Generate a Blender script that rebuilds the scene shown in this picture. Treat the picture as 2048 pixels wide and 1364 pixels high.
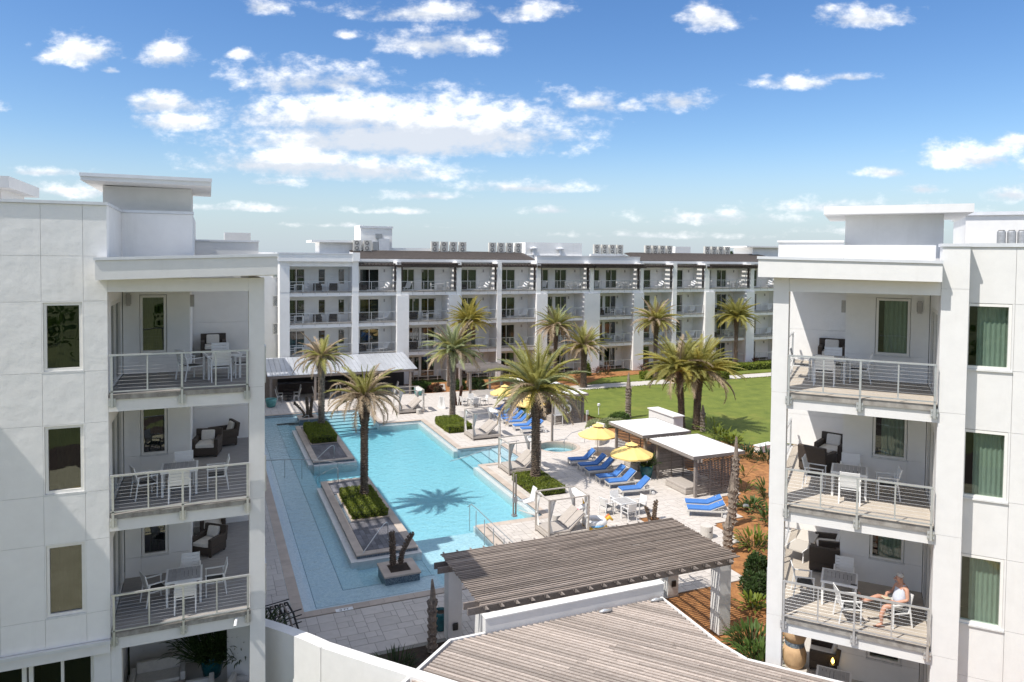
import bpy, bmesh, math, random
from mathutils import Vector, Matrix, noise as mnoise
R = math.radians
PI = math.pi
random.seed(7)
for _o in list(bpy.data.objects):
    bpy.data.objects.remove(_o)
scn = bpy.context.scene
col = scn.collection

# ------------------------------------------------------------------ camera
F_PX, YAW, PITCH, ROLL, CYP, CAM_H = 1438.976, .399206, .0339616, .00945339, 563.662, 13.6
cam_d = bpy.data.cameras.new('camera')
cam = bpy.data.objects.new('camera', cam_d)
col.objects.link(cam)
cam_d.sensor_width = 36.0
cam_d.lens = 36.0 * F_PX / 2048.0
cam_d.shift_y = -(682.0 - CYP) / 2048.0
cam_d.clip_start = .1
cam_d.clip_end = 6000
_f0 = Vector((math.sin(YAW), math.cos(YAW), 0)); _r0 = Vector((math.cos(YAW), -math.sin(YAW), 0)); _u0 = Vector((0, 0, 1))
_f = _f0 * math.cos(PITCH) - _u0 * math.sin(PITCH)
_u = _u0 * math.cos(PITCH) + _f0 * math.sin(PITCH)
_r1 = _r0 * math.cos(ROLL) + _u * math.sin(ROLL)
_u1 = _u * math.cos(ROLL) - _r0 * math.sin(ROLL)
cam.matrix_world = Matrix(((_r1.x, _u1.x, -_f.x, 0), (_r1.y, _u1.y, -_f.y, 0), (_r1.z, _u1.z, -_f.z, CAM_H), (0, 0, 0, 1)))
scn.camera = cam

# ------------------------------------------------------------------ sun, sky, exposure
SUN_EL, SUN_AZ = R(57), R(79)            # the light travels towards azimuth SUN_AZ (from +Y towards +X)
to_sun = Vector((-math.sin(SUN_AZ) * math.cos(SUN_EL), -math.cos(SUN_AZ) * math.cos(SUN_EL), math.sin(SUN_EL)))
sl = bpy.data.lights.new('sun', 'SUN')
sl.energy = 2.25
sl.angle = R(.53)
sl.color = (1.0, .955, .885)
so = bpy.data.objects.new('sun', sl)
col.objects.link(so)
so.rotation_euler = to_sun.to_track_quat('Z', 'Y').to_euler()
scn.view_settings.view_transform = 'Standard'
scn.view_settings.look = 'None'
scn.view_settings.gamma = 1
scn.view_settings.use_curve_mapping = False
scn.view_settings.exposure = 1.20
scn.cycles.max_bounces = 10
scn.cycles.diffuse_bounces = 6
scn.cycles.transparent_max_bounces = 16
scn.cycles.caustics_reflective = False
scn.cycles.caustics_refractive = False

world = bpy.data.worlds.new('World')
scn.world = world
world.use_nodes = True
def build_world():
    nt = world.node_tree
    N = nt.nodes; L = nt.links
    N.clear()
    def nd(t, **k):
        n = N.new(t)
        for a, b in k.items(): setattr(n, a, b)
        return n
    def val(x):
        return x
    def math_(op, a, b=None, c=None, clamp=False):
        n = nd('ShaderNodeMath', operation=op, use_clamp=clamp)
        for i, v in enumerate((a, b, c)):
            if v is None: continue
            if isinstance(v, (int, float)): n.inputs[i].default_value = v
            else: L.new(v, n.inputs[i])
        return n.outputs[0]
    def vdot(v, d):
        n = nd('ShaderNodeVectorMath', operation='DOT_PRODUCT')
        L.new(v, n.inputs[0]); n.inputs[1].default_value = d
        return n.outputs['Value']
    sky = nd('ShaderNodeTexSky', sky_type='NISHITA', sun_disc=False)
    sky.sun_elevation = SUN_EL
    sky.sun_rotation = math.atan2(to_sun.x, to_sun.y)
    sky.altitude = 10; sky.air_density = 1.0; sky.dust_density = .45; sky.ozone_density = 2.2
    hs = nd('ShaderNodeHueSaturation')
    hs.inputs['Hue'].default_value = .507; hs.inputs['Saturation'].default_value = 1.26; hs.inputs['Value'].default_value = .465
    L.new(sky.outputs[0], hs.inputs['Color'])
    tc = nd('ShaderNodeTexCoord')
    D = tc.outputs['Generated']
    fw = vdot(D, tuple(_f0)); rt = vdot(D, tuple(_r0)); up = vdot(D, (0, 0, 1))
    fws = math_('MAXIMUM', fw, .05)
    A = math_('DIVIDE', rt, fws)                      # tangent of the azimuth off the heading
    Ev = math_('DIVIDE', up, fws)                     # tangent of the elevation
    front = math_('GREATER_THAN', fw, .06)
    # warp with noise so the outlines break up
    dz = math_('MAXIMUM', up, 0.0)
    den = math_('ADD', dz, .10)
    cmb = nd('ShaderNodeCombineXYZ')
    vx = nd('ShaderNodeSeparateXYZ'); L.new(D, vx.inputs[0])
    L.new(math_('DIVIDE', vx.outputs[0], den), cmb.inputs[0]); L.new(math_('DIVIDE', vx.outputs[1], den), cmb.inputs[1])
    def noise(vec, scale, detail, rough, off=0):
        n = nd('ShaderNodeTexNoise'); n.inputs['Scale'].default_value = scale; n.inputs['Detail'].default_value = detail; n.inputs['Roughness'].default_value = rough
        mp = nd('ShaderNodeMapping'); mp.inputs['Location'].default_value = (off, off * .7, off * .3); L.new(vec, mp.inputs[0]); L.new(mp.outputs[0], n.inputs['Vector'])
        return n.outputs['Fac']
    cae = nd('ShaderNodeCombineXYZ'); L.new(A, cae.inputs[0]); L.new(math_('MULTIPLY', Ev, 1.7), cae.inputs[1])
    n1 = noise(cae.outputs[0], 14, 7, .62)
    n2 = noise(cae.outputs[0], 34, 6, .6, 5)
    npl = noise(cmb.outputs[0], 1.3, 7, .6, 3)
    na = math_('SUBTRACT', n1, .5); nb = math_('SUBTRACT', n2, .5)
    rough = math_('ADD', math_('MULTIPLY', na, 3.4), math_('MULTIPLY', nb, 1.7))
    HZ = 500.0
    blobs = [(165,105,70,34,1),(335,112,48,30,1),(482,103,26,17,.8),(330,205,90,34,.95),(355,240,90,26,1),(610,160,150,46,.85),(700,150,70,34,.8),
             (690,228,180,42,1.35),(880,250,185,54,1.5),(780,272,250,40,1.4),(590,318,170,32,1.2),(720,332,170,28,1.15),(875,80,105,34,1.05),(690,65,26,14,.5),
             (520,10,45,24,.9),(850,20,190,28,.85),(1060,15,90,26,.8),(1412,25,58,36,.95),(1715,22,85,30,.95),(1590,150,80,20,.85),(1680,138,60,12,.8),(1350,188,54,25,1),
             (1180,197,45,27,1),(1252,200,34,17,.7),(1935,295,95,32,1.05),(2030,262,60,20,.9),(1765,324,52,18,.9),(1842,356,40,16,.9),(2015,365,55,24,1),(1050,362,150,18,.8),
             (850,380,95,14,.75),(1106,406,60,15,.8),(1700,395,230,20,.7),(1440,420,210,22,.62),(560,355,120,16,.5),(90,340,130,13,.7),(170,378,190,22,.62),(500,408,260,14,.5),
             (800,412,110,10,.5),(1080,214,30,10,.4),(225,138,20,12,.6),(2100,330,80,30,.9),(-80,230,90,36,1),(2200,180,90,30,1),(1300,455,300,14,.38),(700,440,260,10,.3),(1750,440,200,16,.45)]
    dens = None; shade = None
    for (x, y, rx, ry, s) in blobs:
        ca = (x - 1024) / F_PX; ce = (HZ - y) / F_PX
        dx = math_('MULTIPLY_ADD', A, F_PX / rx, -ca * F_PX / rx)
        dy = math_('MULTIPLY_ADD', Ev, F_PX / ry, -ce * F_PX / ry)
        dyn = math_('MULTIPLY', math_('MINIMUM', dy, 0.0), 1.5)       # flatter base
        r2 = math_('ADD', math_('MULTIPLY', dx, dx), math_('ADD', math_('MULTIPLY', dy, dy), math_('MULTIPLY', dyn, dyn)))
        d = math_('MULTIPLY_ADD', math_('SQRT', r2), -1.0, 1.0 * s + .15)
        dens = d if dens is None else math_('MAXIMUM', dens, d)
        w = math_('MULTIPLY', math_('MAXIMUM', d, 0.0), math_('SUBTRACT', dy, .30))
        shade = w if shade is None else math_('ADD', shade, w)
    raw = math_('ADD', dens, rough)
    m1 = nd('ShaderNodeMapRange', interpolation_type='SMOOTHSTEP'); m1.inputs[1].default_value = -.22; m1.inputs[2].default_value = 1.15
    L.new(raw, m1.inputs[0])
    cf = math_('MULTIPLY', m1.outputs[0], front)
    m2 = nd('ShaderNodeMapRange', interpolation_type='SMOOTHSTEP'); m2.inputs[1].default_value = .44; m2.inputs[2].default_value = .60  # cloud cover out of view, thickened to brighten and whiten the fill light
    L.new(npl, m2.inputs[0])
    wide = math_('SUBTRACT', 1.0, math_('MULTIPLY', front, math_('LESS_THAN', math_('ABSOLUTE', A), .95)))
    wide = math_('MULTIPLY', wide, math_('GREATER_THAN', up, .02))
    high = math_('MULTIPLY', math_('GREATER_THAN', Ev, .44), front)
    wide = math_('MAXIMUM', wide, high)
    cov = math_('MAXIMUM', cf, math_('MULTIPLY', m2.outputs[0], wide), clamp=True)
    cov = math_('MULTIPLY', cov, .93)
    sh = math_('ADD', math_('MULTIPLY', shade, .85), math_('MULTIPLY', na, 2.2))
    m3 = nd('ShaderNodeMapRange', interpolation_type='SMOOTHSTEP'); m3.inputs[1].default_value = -.35; m3.inputs[2].default_value = .42
    L.new(sh, m3.inputs[0])
    ccol = nd('ShaderNodeMix', data_type='RGBA')
    ccol.inputs['A'].default_value = (2.35, 2.5, 2.75, 1); ccol.inputs['B'].default_value = (4.3, 4.27, 4.22, 1)
    L.new(m3.outputs[0], ccol.inputs['Factor'])
    # pale band of air along the horizon
    m4 = nd('ShaderNodeMapRange', interpolation_type='SMOOTHSTEP'); m4.inputs[1].default_value = .16; m4.inputs[2].default_value = .0; m4.inputs[3].default_value = 0; m4.inputs[4].default_value = .80
    L.new(up, m4.inputs[0])
    hz = nd('ShaderNodeMix', data_type='RGBA'); hz.inputs['B'].default_value = (1.52, 1.85, 2.25, 1)
    L.new(m4.outputs[0], hz.inputs['Factor']); L.new(hs.outputs[0], hz.inputs['A'])
    mx = nd('ShaderNodeMix', data_type='RGBA')
    L.new(cov, mx.inputs['Factor']); L.new(hz.outputs['Result'], mx.inputs['A']); L.new(ccol.outputs['Result'], mx.inputs['B'])
    bg = nd('ShaderNodeBackground'); bg.inputs['Strength'].default_value = .146
    out = nd('ShaderNodeOutputWorld')
    L.new(mx.outputs['Result'], bg.inputs['Color']); L.new(bg.outputs[0], out.inputs['Surface'])
build_world()

# ------------------------------------------------------------------ materials
def mat(name, c, rough=.7, c2=None, scale=6.0, bump=0.0, bscale=None, metal=0.0, detail=5, rnd=0.0, stretch=None, lo=.35, hi=.65, spec=.5, dirt=None):
    m = bpy.data.materials.new(name)
    m.use_nodes = True
    nt = m.node_tree; N = nt.nodes; L = nt.links
    b = N['Principled BSDF']
    b.inputs['Roughness'].default_value = rough
    b.inputs['Metallic'].default_value = metal
    b.inputs['Specular IOR Level'].default_value = spec
    tc = N.new('ShaderNodeTexCoord'); mp = N.new('ShaderNodeMapping')
    L.new(tc.outputs['Object'], mp.inputs[0])
    if stretch: mp.inputs['Scale'].default_value = stretch
    c = tuple(c) + (1,)
    c2 = tuple(c2) + (1,) if c2 else tuple(v * .86 for v in c[:3]) + (1,)
    nz = N.new('ShaderNodeTexNoise'); nz.inputs['Scale'].default_value = scale; nz.inputs['Detail'].default_value = detail; nz.inputs['Roughness'].default_value = .6
    L.new(mp.outputs[0], nz.inputs['Vector'])
    mr = N.new('ShaderNodeMapRange'); mr.inputs[1].default_value = lo; mr.inputs[2].default_value = hi
    L.new(nz.outputs['Fac'], mr.inputs[0])
    mx = N.new('ShaderNodeMix'); mx.data_type = 'RGBA'
    mx.inputs['A'].default_value = c; mx.inputs['B'].default_value = c2
    L.new(mr.outputs[0], mx.inputs['Factor'])
    res = mx.outputs['Result']
    if dirt:                                     # blotches of grime with a shape of their own
        nz3 = N.new('ShaderNodeTexNoise'); nz3.inputs['Scale'].default_value = dirt[1]; nz3.inputs['Detail'].default_value = 6; nz3.inputs['Roughness'].default_value = .7
        mp3 = N.new('ShaderNodeMapping'); mp3.inputs['Location'].default_value = (7, 3, 1); mp3.inputs['Scale'].default_value = dirt[2] if len(dirt) > 2 else (1, 1, 1)
        L.new(tc.outputs['Object'], mp3.inputs[0]); L.new(mp3.outputs[0], nz3.inputs['Vector'])
        mr3 = N.new('ShaderNodeMapRange'); mr3.inputs[1].default_value = .55; mr3.inputs[2].default_value = .8; mr3.inputs[4].default_value = dirt[3] if len(dirt) > 3 else .7
        L.new(nz3.outputs['Fac'], mr3.inputs[0])
        mx3 = N.new('ShaderNodeMix'); mx3.data_type = 'RGBA'; mx3.inputs['B'].default_value = tuple(dirt[0]) + (1,)
        L.new(res, mx3.inputs['A']); L.new(mr3.outputs[0], mx3.inputs['Factor'])
        res = mx3.outputs['Result']
    if rnd:
        oi = N.new('ShaderNodeObjectInfo')
        m5 = N.new('ShaderNodeMapRange'); m5.inputs[3].default_value = 1 - rnd; m5.inputs[4].default_value = 1 + rnd
        L.new(oi.outputs['Random'], m5.inputs[0])
        vm = N.new('ShaderNodeVectorMath'); vm.operation = 'SCALE'
        L.new(res, vm.inputs[0]); L.new(m5.outputs[0], vm.inputs['Scale'])
        res = vm.outputs[0]
    L.new(res, b.inputs['Base Color'])
    if bump:
        nz2 = N.new('ShaderNodeTexNoise'); nz2.inputs['Scale'].default_value = bscale or scale * 3; nz2.inputs['Detail'].default_value = 6
        L.new(mp.outputs[0], nz2.inputs['Vector'])
        bp = N.new('ShaderNodeBump'); bp.inputs['Strength'].default_value = 1; bp.inputs['Distance'].default_value = bump
        L.new(nz2.outputs['Fac'], bp.inputs['Height']); L.new(bp.outputs[0], b.inputs['Normal'])
    return m

def leafmat(name, c, c2, scale=1.5, trans=.3, rnd=.12):
    m = mat(name, c, .55, c2, scale, rnd=rnd, spec=.35)
    nt = m.node_tree; N = nt.nodes; L = nt.links
    b = N['Principled BSDF']; out = N['Material Output']
    t = N.new('ShaderNodeBsdfTranslucent')
    src = b.inputs['Base Color'].links[0].from_socket
    L.new(src, t.inputs['Color'])
    ms = N.new('ShaderNodeMixShader'); ms.inputs[0].default_value = trans
    L.new(b.outputs[0], ms.inputs[1]); L.new(t.outputs[0], ms.inputs[2]); L.new(ms.outputs[0], out.inputs['Surface'])
    return m

def glassmat(name, tint, refl=.12, rough=.01, wav=.0):
    m = bpy.data.materials.new(name); m.use_nodes = True
    nt = m.node_tree; N = nt.nodes; L = nt.links
    N.remove(N['Principled BSDF'])
    fr = N.new('ShaderNodeFresnel'); fr.inputs['IOR'].default_value = 1.5
    ad = N.new('ShaderNodeMath'); ad.operation = 'ADD'; ad.use_clamp = True; ad.inputs[1].default_value = refl
    L.new(fr.outputs[0], ad.inputs[0])
    ge = N.new('ShaderNodeNewGeometry'); iv = N.new('ShaderNodeMath'); iv.operation = 'SUBTRACT'; iv.inputs[0].default_value = 1; L.new(ge.outputs['Backfacing'], iv.inputs[1])
    mu = N.new('ShaderNodeMath'); mu.operation = 'MULTIPLY'; L.new(ad.outputs[0], mu.inputs[0]); L.new(iv.outputs[0], mu.inputs[1]); ad = mu
    tr = N.new('ShaderNodeBsdfTransparent'); tr.inputs['Color'].default_value = tuple(tint) + (1,)
    gl = N.new('ShaderNodeBsdfGlossy'); gl.inputs['Roughness'].default_value = rough
    if wav:
        tc = N.new('ShaderNodeTexCoord'); nz = N.new('ShaderNodeTexNoise'); nz.inputs['Scale'].default_value = 1.6; nz.inputs['Detail'].default_value = 1
        L.new(tc.outputs['Object'], nz.inputs['Vector'])
        bp = N.new('ShaderNodeBump'); bp.inputs['Distance'].default_value = wav
        L.new(nz.outputs['Fac'], bp.inputs['Height']); L.new(bp.outputs[0], gl.inputs['Normal'])
    ms = N.new('ShaderNodeMixShader')
    L.new(ad.outputs[0], ms.inputs[0]); L.new(tr.outputs[0], ms.inputs[1]); L.new(gl.outputs[0], ms.inputs[2])
    L.new(ms.outputs[0], N['Material Output'].inputs['Surface'])
    return m

M = {}
M['stucco'] = mat('stucco', (.84, .828, .805), .85, (.805, .79, .77), 2.2, bump=.018, bscale=2.4, dirt=((.58, .565, .53), .9, (1.6, 1.6, .22), .34))  # white lifted for the shaded left front, light put into the colour
M['stucco_smooth_dim'] = mat('stucco_smooth_dim', (.74, .73, .712), .8, (.705, .695, .678), 3, bump=.002, bscale=40, dirt=((.60, .58, .54), 1.1, (1.8, 1.8, .2), .34))  # white dimmed so the sunlit right front keeps its tone
M['stucco_far'] = mat('stucco_far', (.86, .85, .83), .85, (.82, .81, .79), 1.2, bump=.004, bscale=14, dirt=((.56, .55, .53), .8, (1, 1, .25), .35))
M['stucco_in_lift'] = mat('stucco_in_lift', (.87, .86, .84), .8, (.84, .83, .81), 3, bump=.003, bscale=30)  # same white raised to make up for light missing in the balcony recesses
M['soffit'] = mat('soffit', (.85, .84, .81), .8, (.82, .81, .78), 2)
M['coping'] = mat('coping', (.70, .71, .73), .45, (.64, .65, .67), 2.5, metal=.15)
M['frame'] = mat('window_frame', (.82, .80, .76), .45, (.78, .76, .72), 8)
M['sill'] = mat('sill', (.74, .74, .73), .6)
M['glass'] = glassmat('glass', (.30, .34, .29), .12, wav=.006)
M['glass_clear'] = glassmat('glass_clear', (.80, .87, .83), .06, wav=.006)
M['glass_dark'] = glassmat('glass_dark', (.5, .56, .55), .08)
M['room'] = mat('room', (.055, .05, .045), .9)  # near-black stands in for the darkness inside unlit rooms
M['curtain'] = mat('curtain', (.45, .465, .43), .9, (.32, .335, .31), 9, stretch=(14, 1, .3))
M['deckboard'] = mat('deckboard', (.32, .30, .28), .8, (.25, .235, .22), 3, bump=.002, bscale=30, rnd=.14, stretch=(1, 8, 1))  # shaded copy of the balcony boards, shade put into the colour
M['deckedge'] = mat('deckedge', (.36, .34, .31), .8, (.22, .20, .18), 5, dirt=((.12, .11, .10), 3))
M['deck_sun'] = mat('deck_sun', (.52, .46, .385), .8, (.44, .385, .32), 3, rnd=.10, stretch=(1, 8, 1))  # sunlit copy of the same boards, sunlight put into the colour
M['steel'] = mat('steel', (.60, .61, .62), .35, (.52, .53, .54), 6, metal=.55)
M['galv'] = mat('galvanised', (.42, .43, .44), .5, (.33, .34, .35), 14, metal=.5)
M['alu'] = mat('alu_white', (.80, .795, .78), .4, (.76, .755, .74), 9)
M['sling'] = mat('sling', (.52, .48, .42), .7, (.47, .43, .38), 30)
M['seat_dark'] = mat('seat_dark', (.055, .055, .055), .8, (.035, .035, .035), 10)
M['tabletop'] = mat('tabletop', (.43, .42, .41), .65, (.35, .34, .335), 4, rnd=.08)
M['wicker'] = mat('wicker', (.075, .055, .042), .7, (.035, .026, .02), 40, bump=.006, bscale=60, stretch=(1, 1, 2.2))
M['cushion'] = mat('cushion', (.70, .67, .62), .9, (.63, .60, .55), 12, bump=.004, bscale=30)
M['lamp'] = mat('wall_lamp', (.44, .42, .41), .5, metal=.3)
M['wood_grey'] = mat('wood_grey', (.31, .255, .215), .85, (.19, .152, .128), 5, bump=.003, bscale=22, rnd=.32, stretch=(.5, 9, 9), dirt=((.43, .39, .36), 2.2, (.4, 4, 4), .6))
M['wood_grey_y'] = mat('wood_grey_y', (.24, .205, .185), .85, (.15, .125, .11), 5, bump=.003, bscale=22, rnd=.22, stretch=(9, .5, 9))
M['wood_pale'] = mat('wood_pale', (.47, .40, .35), .85, (.30, .25, .215), 5, bump=.003, bscale=22, rnd=.28, stretch=(.6, 8, 8), dirt=((.58, .52, .47), 2.0, (.4, 4, 4), .6))
M['wood_cab'] = mat('wood_cabana', (.30, .262, .235), .85, (.20, .175, .158), 6, bump=.003, bscale=25, rnd=.2, stretch=(1, 1, 6))
M['wood_dark'] = mat('wood_dark', (.085, .066, .058), .8, (.05, .039, .035), 6, rnd=.2)
M['wood_post'] = mat('wood_post', (.33, .28, .245), .85, (.23, .19, .165), 6, bump=.004, bscale=20, stretch=(6, 6, .6))
M['cab_roof'] = mat('membrane', (.82, .81, .79), .7, (.76, .75, .73), 1.5, dirt=((.55, .51, .45), 1.3, (1, 1, 1), .55))
M['shingle'] = mat('shingle', (.098, .080, .070), .9, (.055, .046, .042), 3.5, bump=.02, bscale=9, stretch=(1, 3, 3), dirt=((.185, .15, .13), 6, (1, 3, 3), .8))
M['metalroof'] = mat('metalroof', (.62, .64, .68), .35, (.55, .57, .61), 1.2, metal=.35, rnd=.05)
M['paver'] = mat('paver', (.56, .515, .475), .8, (.49, .45, .41), 2.2, bump=.003, bscale=30, rnd=.07, dirt=((.44, .385, .34), 1.1, (1, 1, 1), .38))
M['paver_joint'] = mat('paver_joint', (.30, .27, .245), .9)
M['coping_stone'] = mat('coping_stone', (.52, .44, .375), .75, (.43, .36, .305), 1.6, bump=.003, bscale=20, rnd=.06)
M['wet_edge'] = mat('wet_edge', (.66, .66, .645), .6, (.58, .58, .57), 5)
M['plaster'] = mat('pool_plaster', (.53, .615, .655), .75, (.40, .50, .56), 11.0, bump=.004, bscale=18, lo=.38, hi=.62)  # fine mottle put into the colour for the sparkle of rippled water
M['step_line'] = mat('step_tile', (.13, .21, .26), .4)
M['slate'] = mat('slate_tile', (.155, .15, .165), .6, (.10, .10, .115), 3, rnd=.32)
M['mosaic'] = mat('mosaic_tile', (.20, .24, .27), .4, (.08, .11, .15), 18, lo=.45, hi=.55)
M['hedge'] = leafmat('hedge_leaf', (.23, .265, .034), (.13, .175, .02), 3, .25)
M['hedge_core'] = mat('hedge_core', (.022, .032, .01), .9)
M['leaf_yel'] = leafmat('leaf_yellow', (.20, .235, .03), (.11, .16, .02), 2)
M['leaf'] = leafmat('leaf_green', (.095, .155, .032), (.05, .095, .018), 2)
M['leaf_dark'] = leafmat('leaf_dark', (.05, .088, .024), (.027, .052, .013), 2)
M['leaf_red'] = leafmat('leaf_bronze', (.16, .075, .045), (.09, .045, .03), 2)
M['frond'] = leafmat('palm_frond', (.47, .44, .15), (.31, .31, .085), .9, .5, rnd=.22)
M['frond_blue'] = leafmat('palm_frond_grey', (.38, .41, .22), (.27, .30, .14), .9, .4, rnd=.2)
M['frond_gold'] = leafmat('palm_frond_gold', (.50, .42, .10), (.35, .32, .075), .9, .5, rnd=.2)
M['frond_dry'] = leafmat('palm_frond_dry', (.52, .41, .28), (.38, .28, .18), .9, .3, rnd=.2)
M['frond_new'] = leafmat('palm_spear', (.34, .32, .05), (.25, .25, .04), 1)
M['fruit'] = mat('palm_fruit', (.62, .25, .02), .5, (.5, .16, .01), 8)
M['bark'] = mat('palm_bark', (.22, .165, .12), .95, (.105, .075, .056), 9, bump=.02, bscale=20, dirt=((.36, .30, .245), 5))
M['bark_grey'] = mat('palm_bark_grey', (.32, .265, .215), .95, (.17, .135, .11), 7, bump=.02, bscale=20)
M['grass'] = mat('lawn_grass', (.168, .20, .026), .9, (.09, .125, .013), .8, bump=.06, bscale=9, lo=.3, hi=.7, dirt=((.24, .222, .042), .22, (1, 1, 1), .8))
M['ground'] = mat('ground_grass', (.105, .125, .035), .95, (.06, .08, .02), .12)
M['mulch'] = mat('pine_straw', (.42, .19, .065), .95, (.22, .095, .034), 2.5, bump=.04, bscale=16, dirt=((.54, .29, .11), 3.2, (1, 1, 1), .6))
M['straw'] = mat('straw', (.46, .23, .08), .9, (.24, .10, .035), 8)
M['soil'] = mat('soil', (.055, .036, .024), .95, (.03, .02, .014), 8, bump=.03)
M['concrete'] = mat('concrete', (.56, .53, .49), .85, (.49, .46, .42), 1.2, bump=.004, bscale=12)
M['asphalt'] = mat('drive_paver', (.42, .40, .27), .9, (.33, .315, .20), 1.5)
M['yellowpaint'] = mat('yellow_paint', (.60, .42, .06), .6)
M['blue'] = mat('cushion_blue', (.065, .20, .52), .75, (.05, .165, .45), 6, bump=.004, bscale=22, rnd=.06)
M['lframe'] = mat('lounger_frame', (.70, .68, .64), .55, (.62, .60, .56), 10)
M['yellow'] = mat('umbrella_yellow', (.86, .62, .23), .8, (.81, .57, .20), 2)
M['taupe'] = mat('daybed_taupe', (.43, .385, .345), .85, (.38, .34, .305), 7, bump=.003, bscale=30)
M['dframe'] = mat('daybed_frame', (.47, .425, .38), .55, (.41, .37, .33), 7)
M['sheer'] = mat('sheer', (.80, .79, .77), .9, (.74, .73, .71), 8)
M['teal'] = mat('teal_glaze', (.015, .14, .155), .25, (.008, .075, .09), 5)
M['aqua'] = mat('aqua_glaze', (.14, .38, .36), .3, (.09, .28, .27), 5)
M['dark'] = mat('dark_metal', (.02, .02, .02), .5)
M['white'] = mat('white_plastic', (.82, .82, .81), .4)
M['white_red'] = mat('rainbow_red', (.55, .08, .09), .4)
M['float_y'] = mat('float_yellow', (.75, .45, .03), .35)
M['float_o'] = mat('float_orange', (.70, .22, .03), .35)
M['float_p'] = mat('float_pink', (.72, .30, .36), .35)
M['float_b'] = mat('float_blue', (.18, .42, .68), .35)
M['ac'] = mat('ac_case', (.62, .60, .55), .6, (.56, .54, .49), 5)
M['ac_fan'] = mat('ac_fan', (.26, .25, .235), .7)
M['skin'] = mat('skin', (.56, .305, .21), .55, (.50, .26, .175), 14)
M['hair'] = mat('hair_grey', (.55, .53, .50), .8, (.42, .40, .375), 30)
M['tank'] = mat('tank_top', (.60, .63, .70), .9, (.54, .57, .64), 9)
M['shorts'] = mat('shorts', (.50, .48, .45), .9, (.04, .04, .05), 5, lo=.5, hi=.6)
M['sandal'] = mat('sandal', (.12, .06, .045), .7)
M['terracotta'] = mat('stone_tan', (.55, .37, .21), .85, (.43, .28, .155), 4, bump=.01)
M['coral'] = mat('coral_orange', (.50, .20, .06), .8)
M['paper'] = mat('paper_cream', (.55, .50, .36), .8)
M['sofa'] = mat('sofa_grey', (.55, .53, .50), .9, (.48, .46, .44), 10)
M['bulb'] = mat('glow_bulb', (1, .7, .2), .5)
_b = M['bulb'].node_tree.nodes['Principled BSDF']; _b.inputs['Emission Color'].default_value = (1, .62, .12, 1); _b.inputs['Emission Strength'].default_value = 3

def watermat():
    m = bpy.data.materials.new('pool_water_surface'); m.use_nodes = True
    nt = m.node_tree; N = nt.nodes; L = nt.links
    N.remove(N['Principled BSDF'])
    tc = N.new('ShaderNodeTexCoord')
    nz = N.new('ShaderNodeTexNoise'); nz.inputs['Scale'].default_value = 2.6; nz.inputs['Detail'].default_value = 4; nz.inputs['Distortion'].default_value = .6
    L.new(tc.outputs['Object'], nz.inputs['Vector'])
    bp = N.new('ShaderNodeBump'); bp.inputs['Distance'].default_value = .06; bp.inputs['Strength'].default_value = .9
    L.new(nz.outputs['Fac'], bp.inputs['Height'])
    fr = N.new('ShaderNodeFresnel'); fr.inputs['IOR'].default_value = 1.33
    L.new(bp.outputs[0], fr.inputs['Normal'])
    tr = N.new('ShaderNodeBsdfTransparent')
    gl = N.new('ShaderNodeBsdfGlossy'); gl.inputs['Roughness'].default_value = .03
    L.new(bp.outputs[0], gl.inputs['Normal'])
    ms = N.new('ShaderNodeMixShader')
    ge = N.new('ShaderNodeNewGeometry'); iv = N.new('ShaderNodeMath'); iv.operation = 'SUBTRACT'; iv.inputs[0].default_value = 1; L.new(ge.outputs['Backfacing'], iv.inputs[1])
    mu = N.new('ShaderNodeMath'); mu.operation = 'MULTIPLY'; L.new(fr.outputs[0], mu.inputs[0]); L.new(iv.outputs[0], mu.inputs[1])
    L.new(mu.outputs[0], ms.inputs[0]); L.new(tr.outputs[0], ms.inputs[1]); L.new(gl.outputs[0], ms.inputs[2])
    L.new(ms.outputs[0], N['Material Output'].inputs['Surface'])
    va = N.new('ShaderNodeVolumeAbsorption'); va.inputs['Color'].default_value = (.72, .945, .97, 1); va.inputs['Density'].default_value = 1.35
    L.new(va.outputs[0], N['Material Output'].inputs['Volume'])
    return m
M['water'] = watermat()

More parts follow.
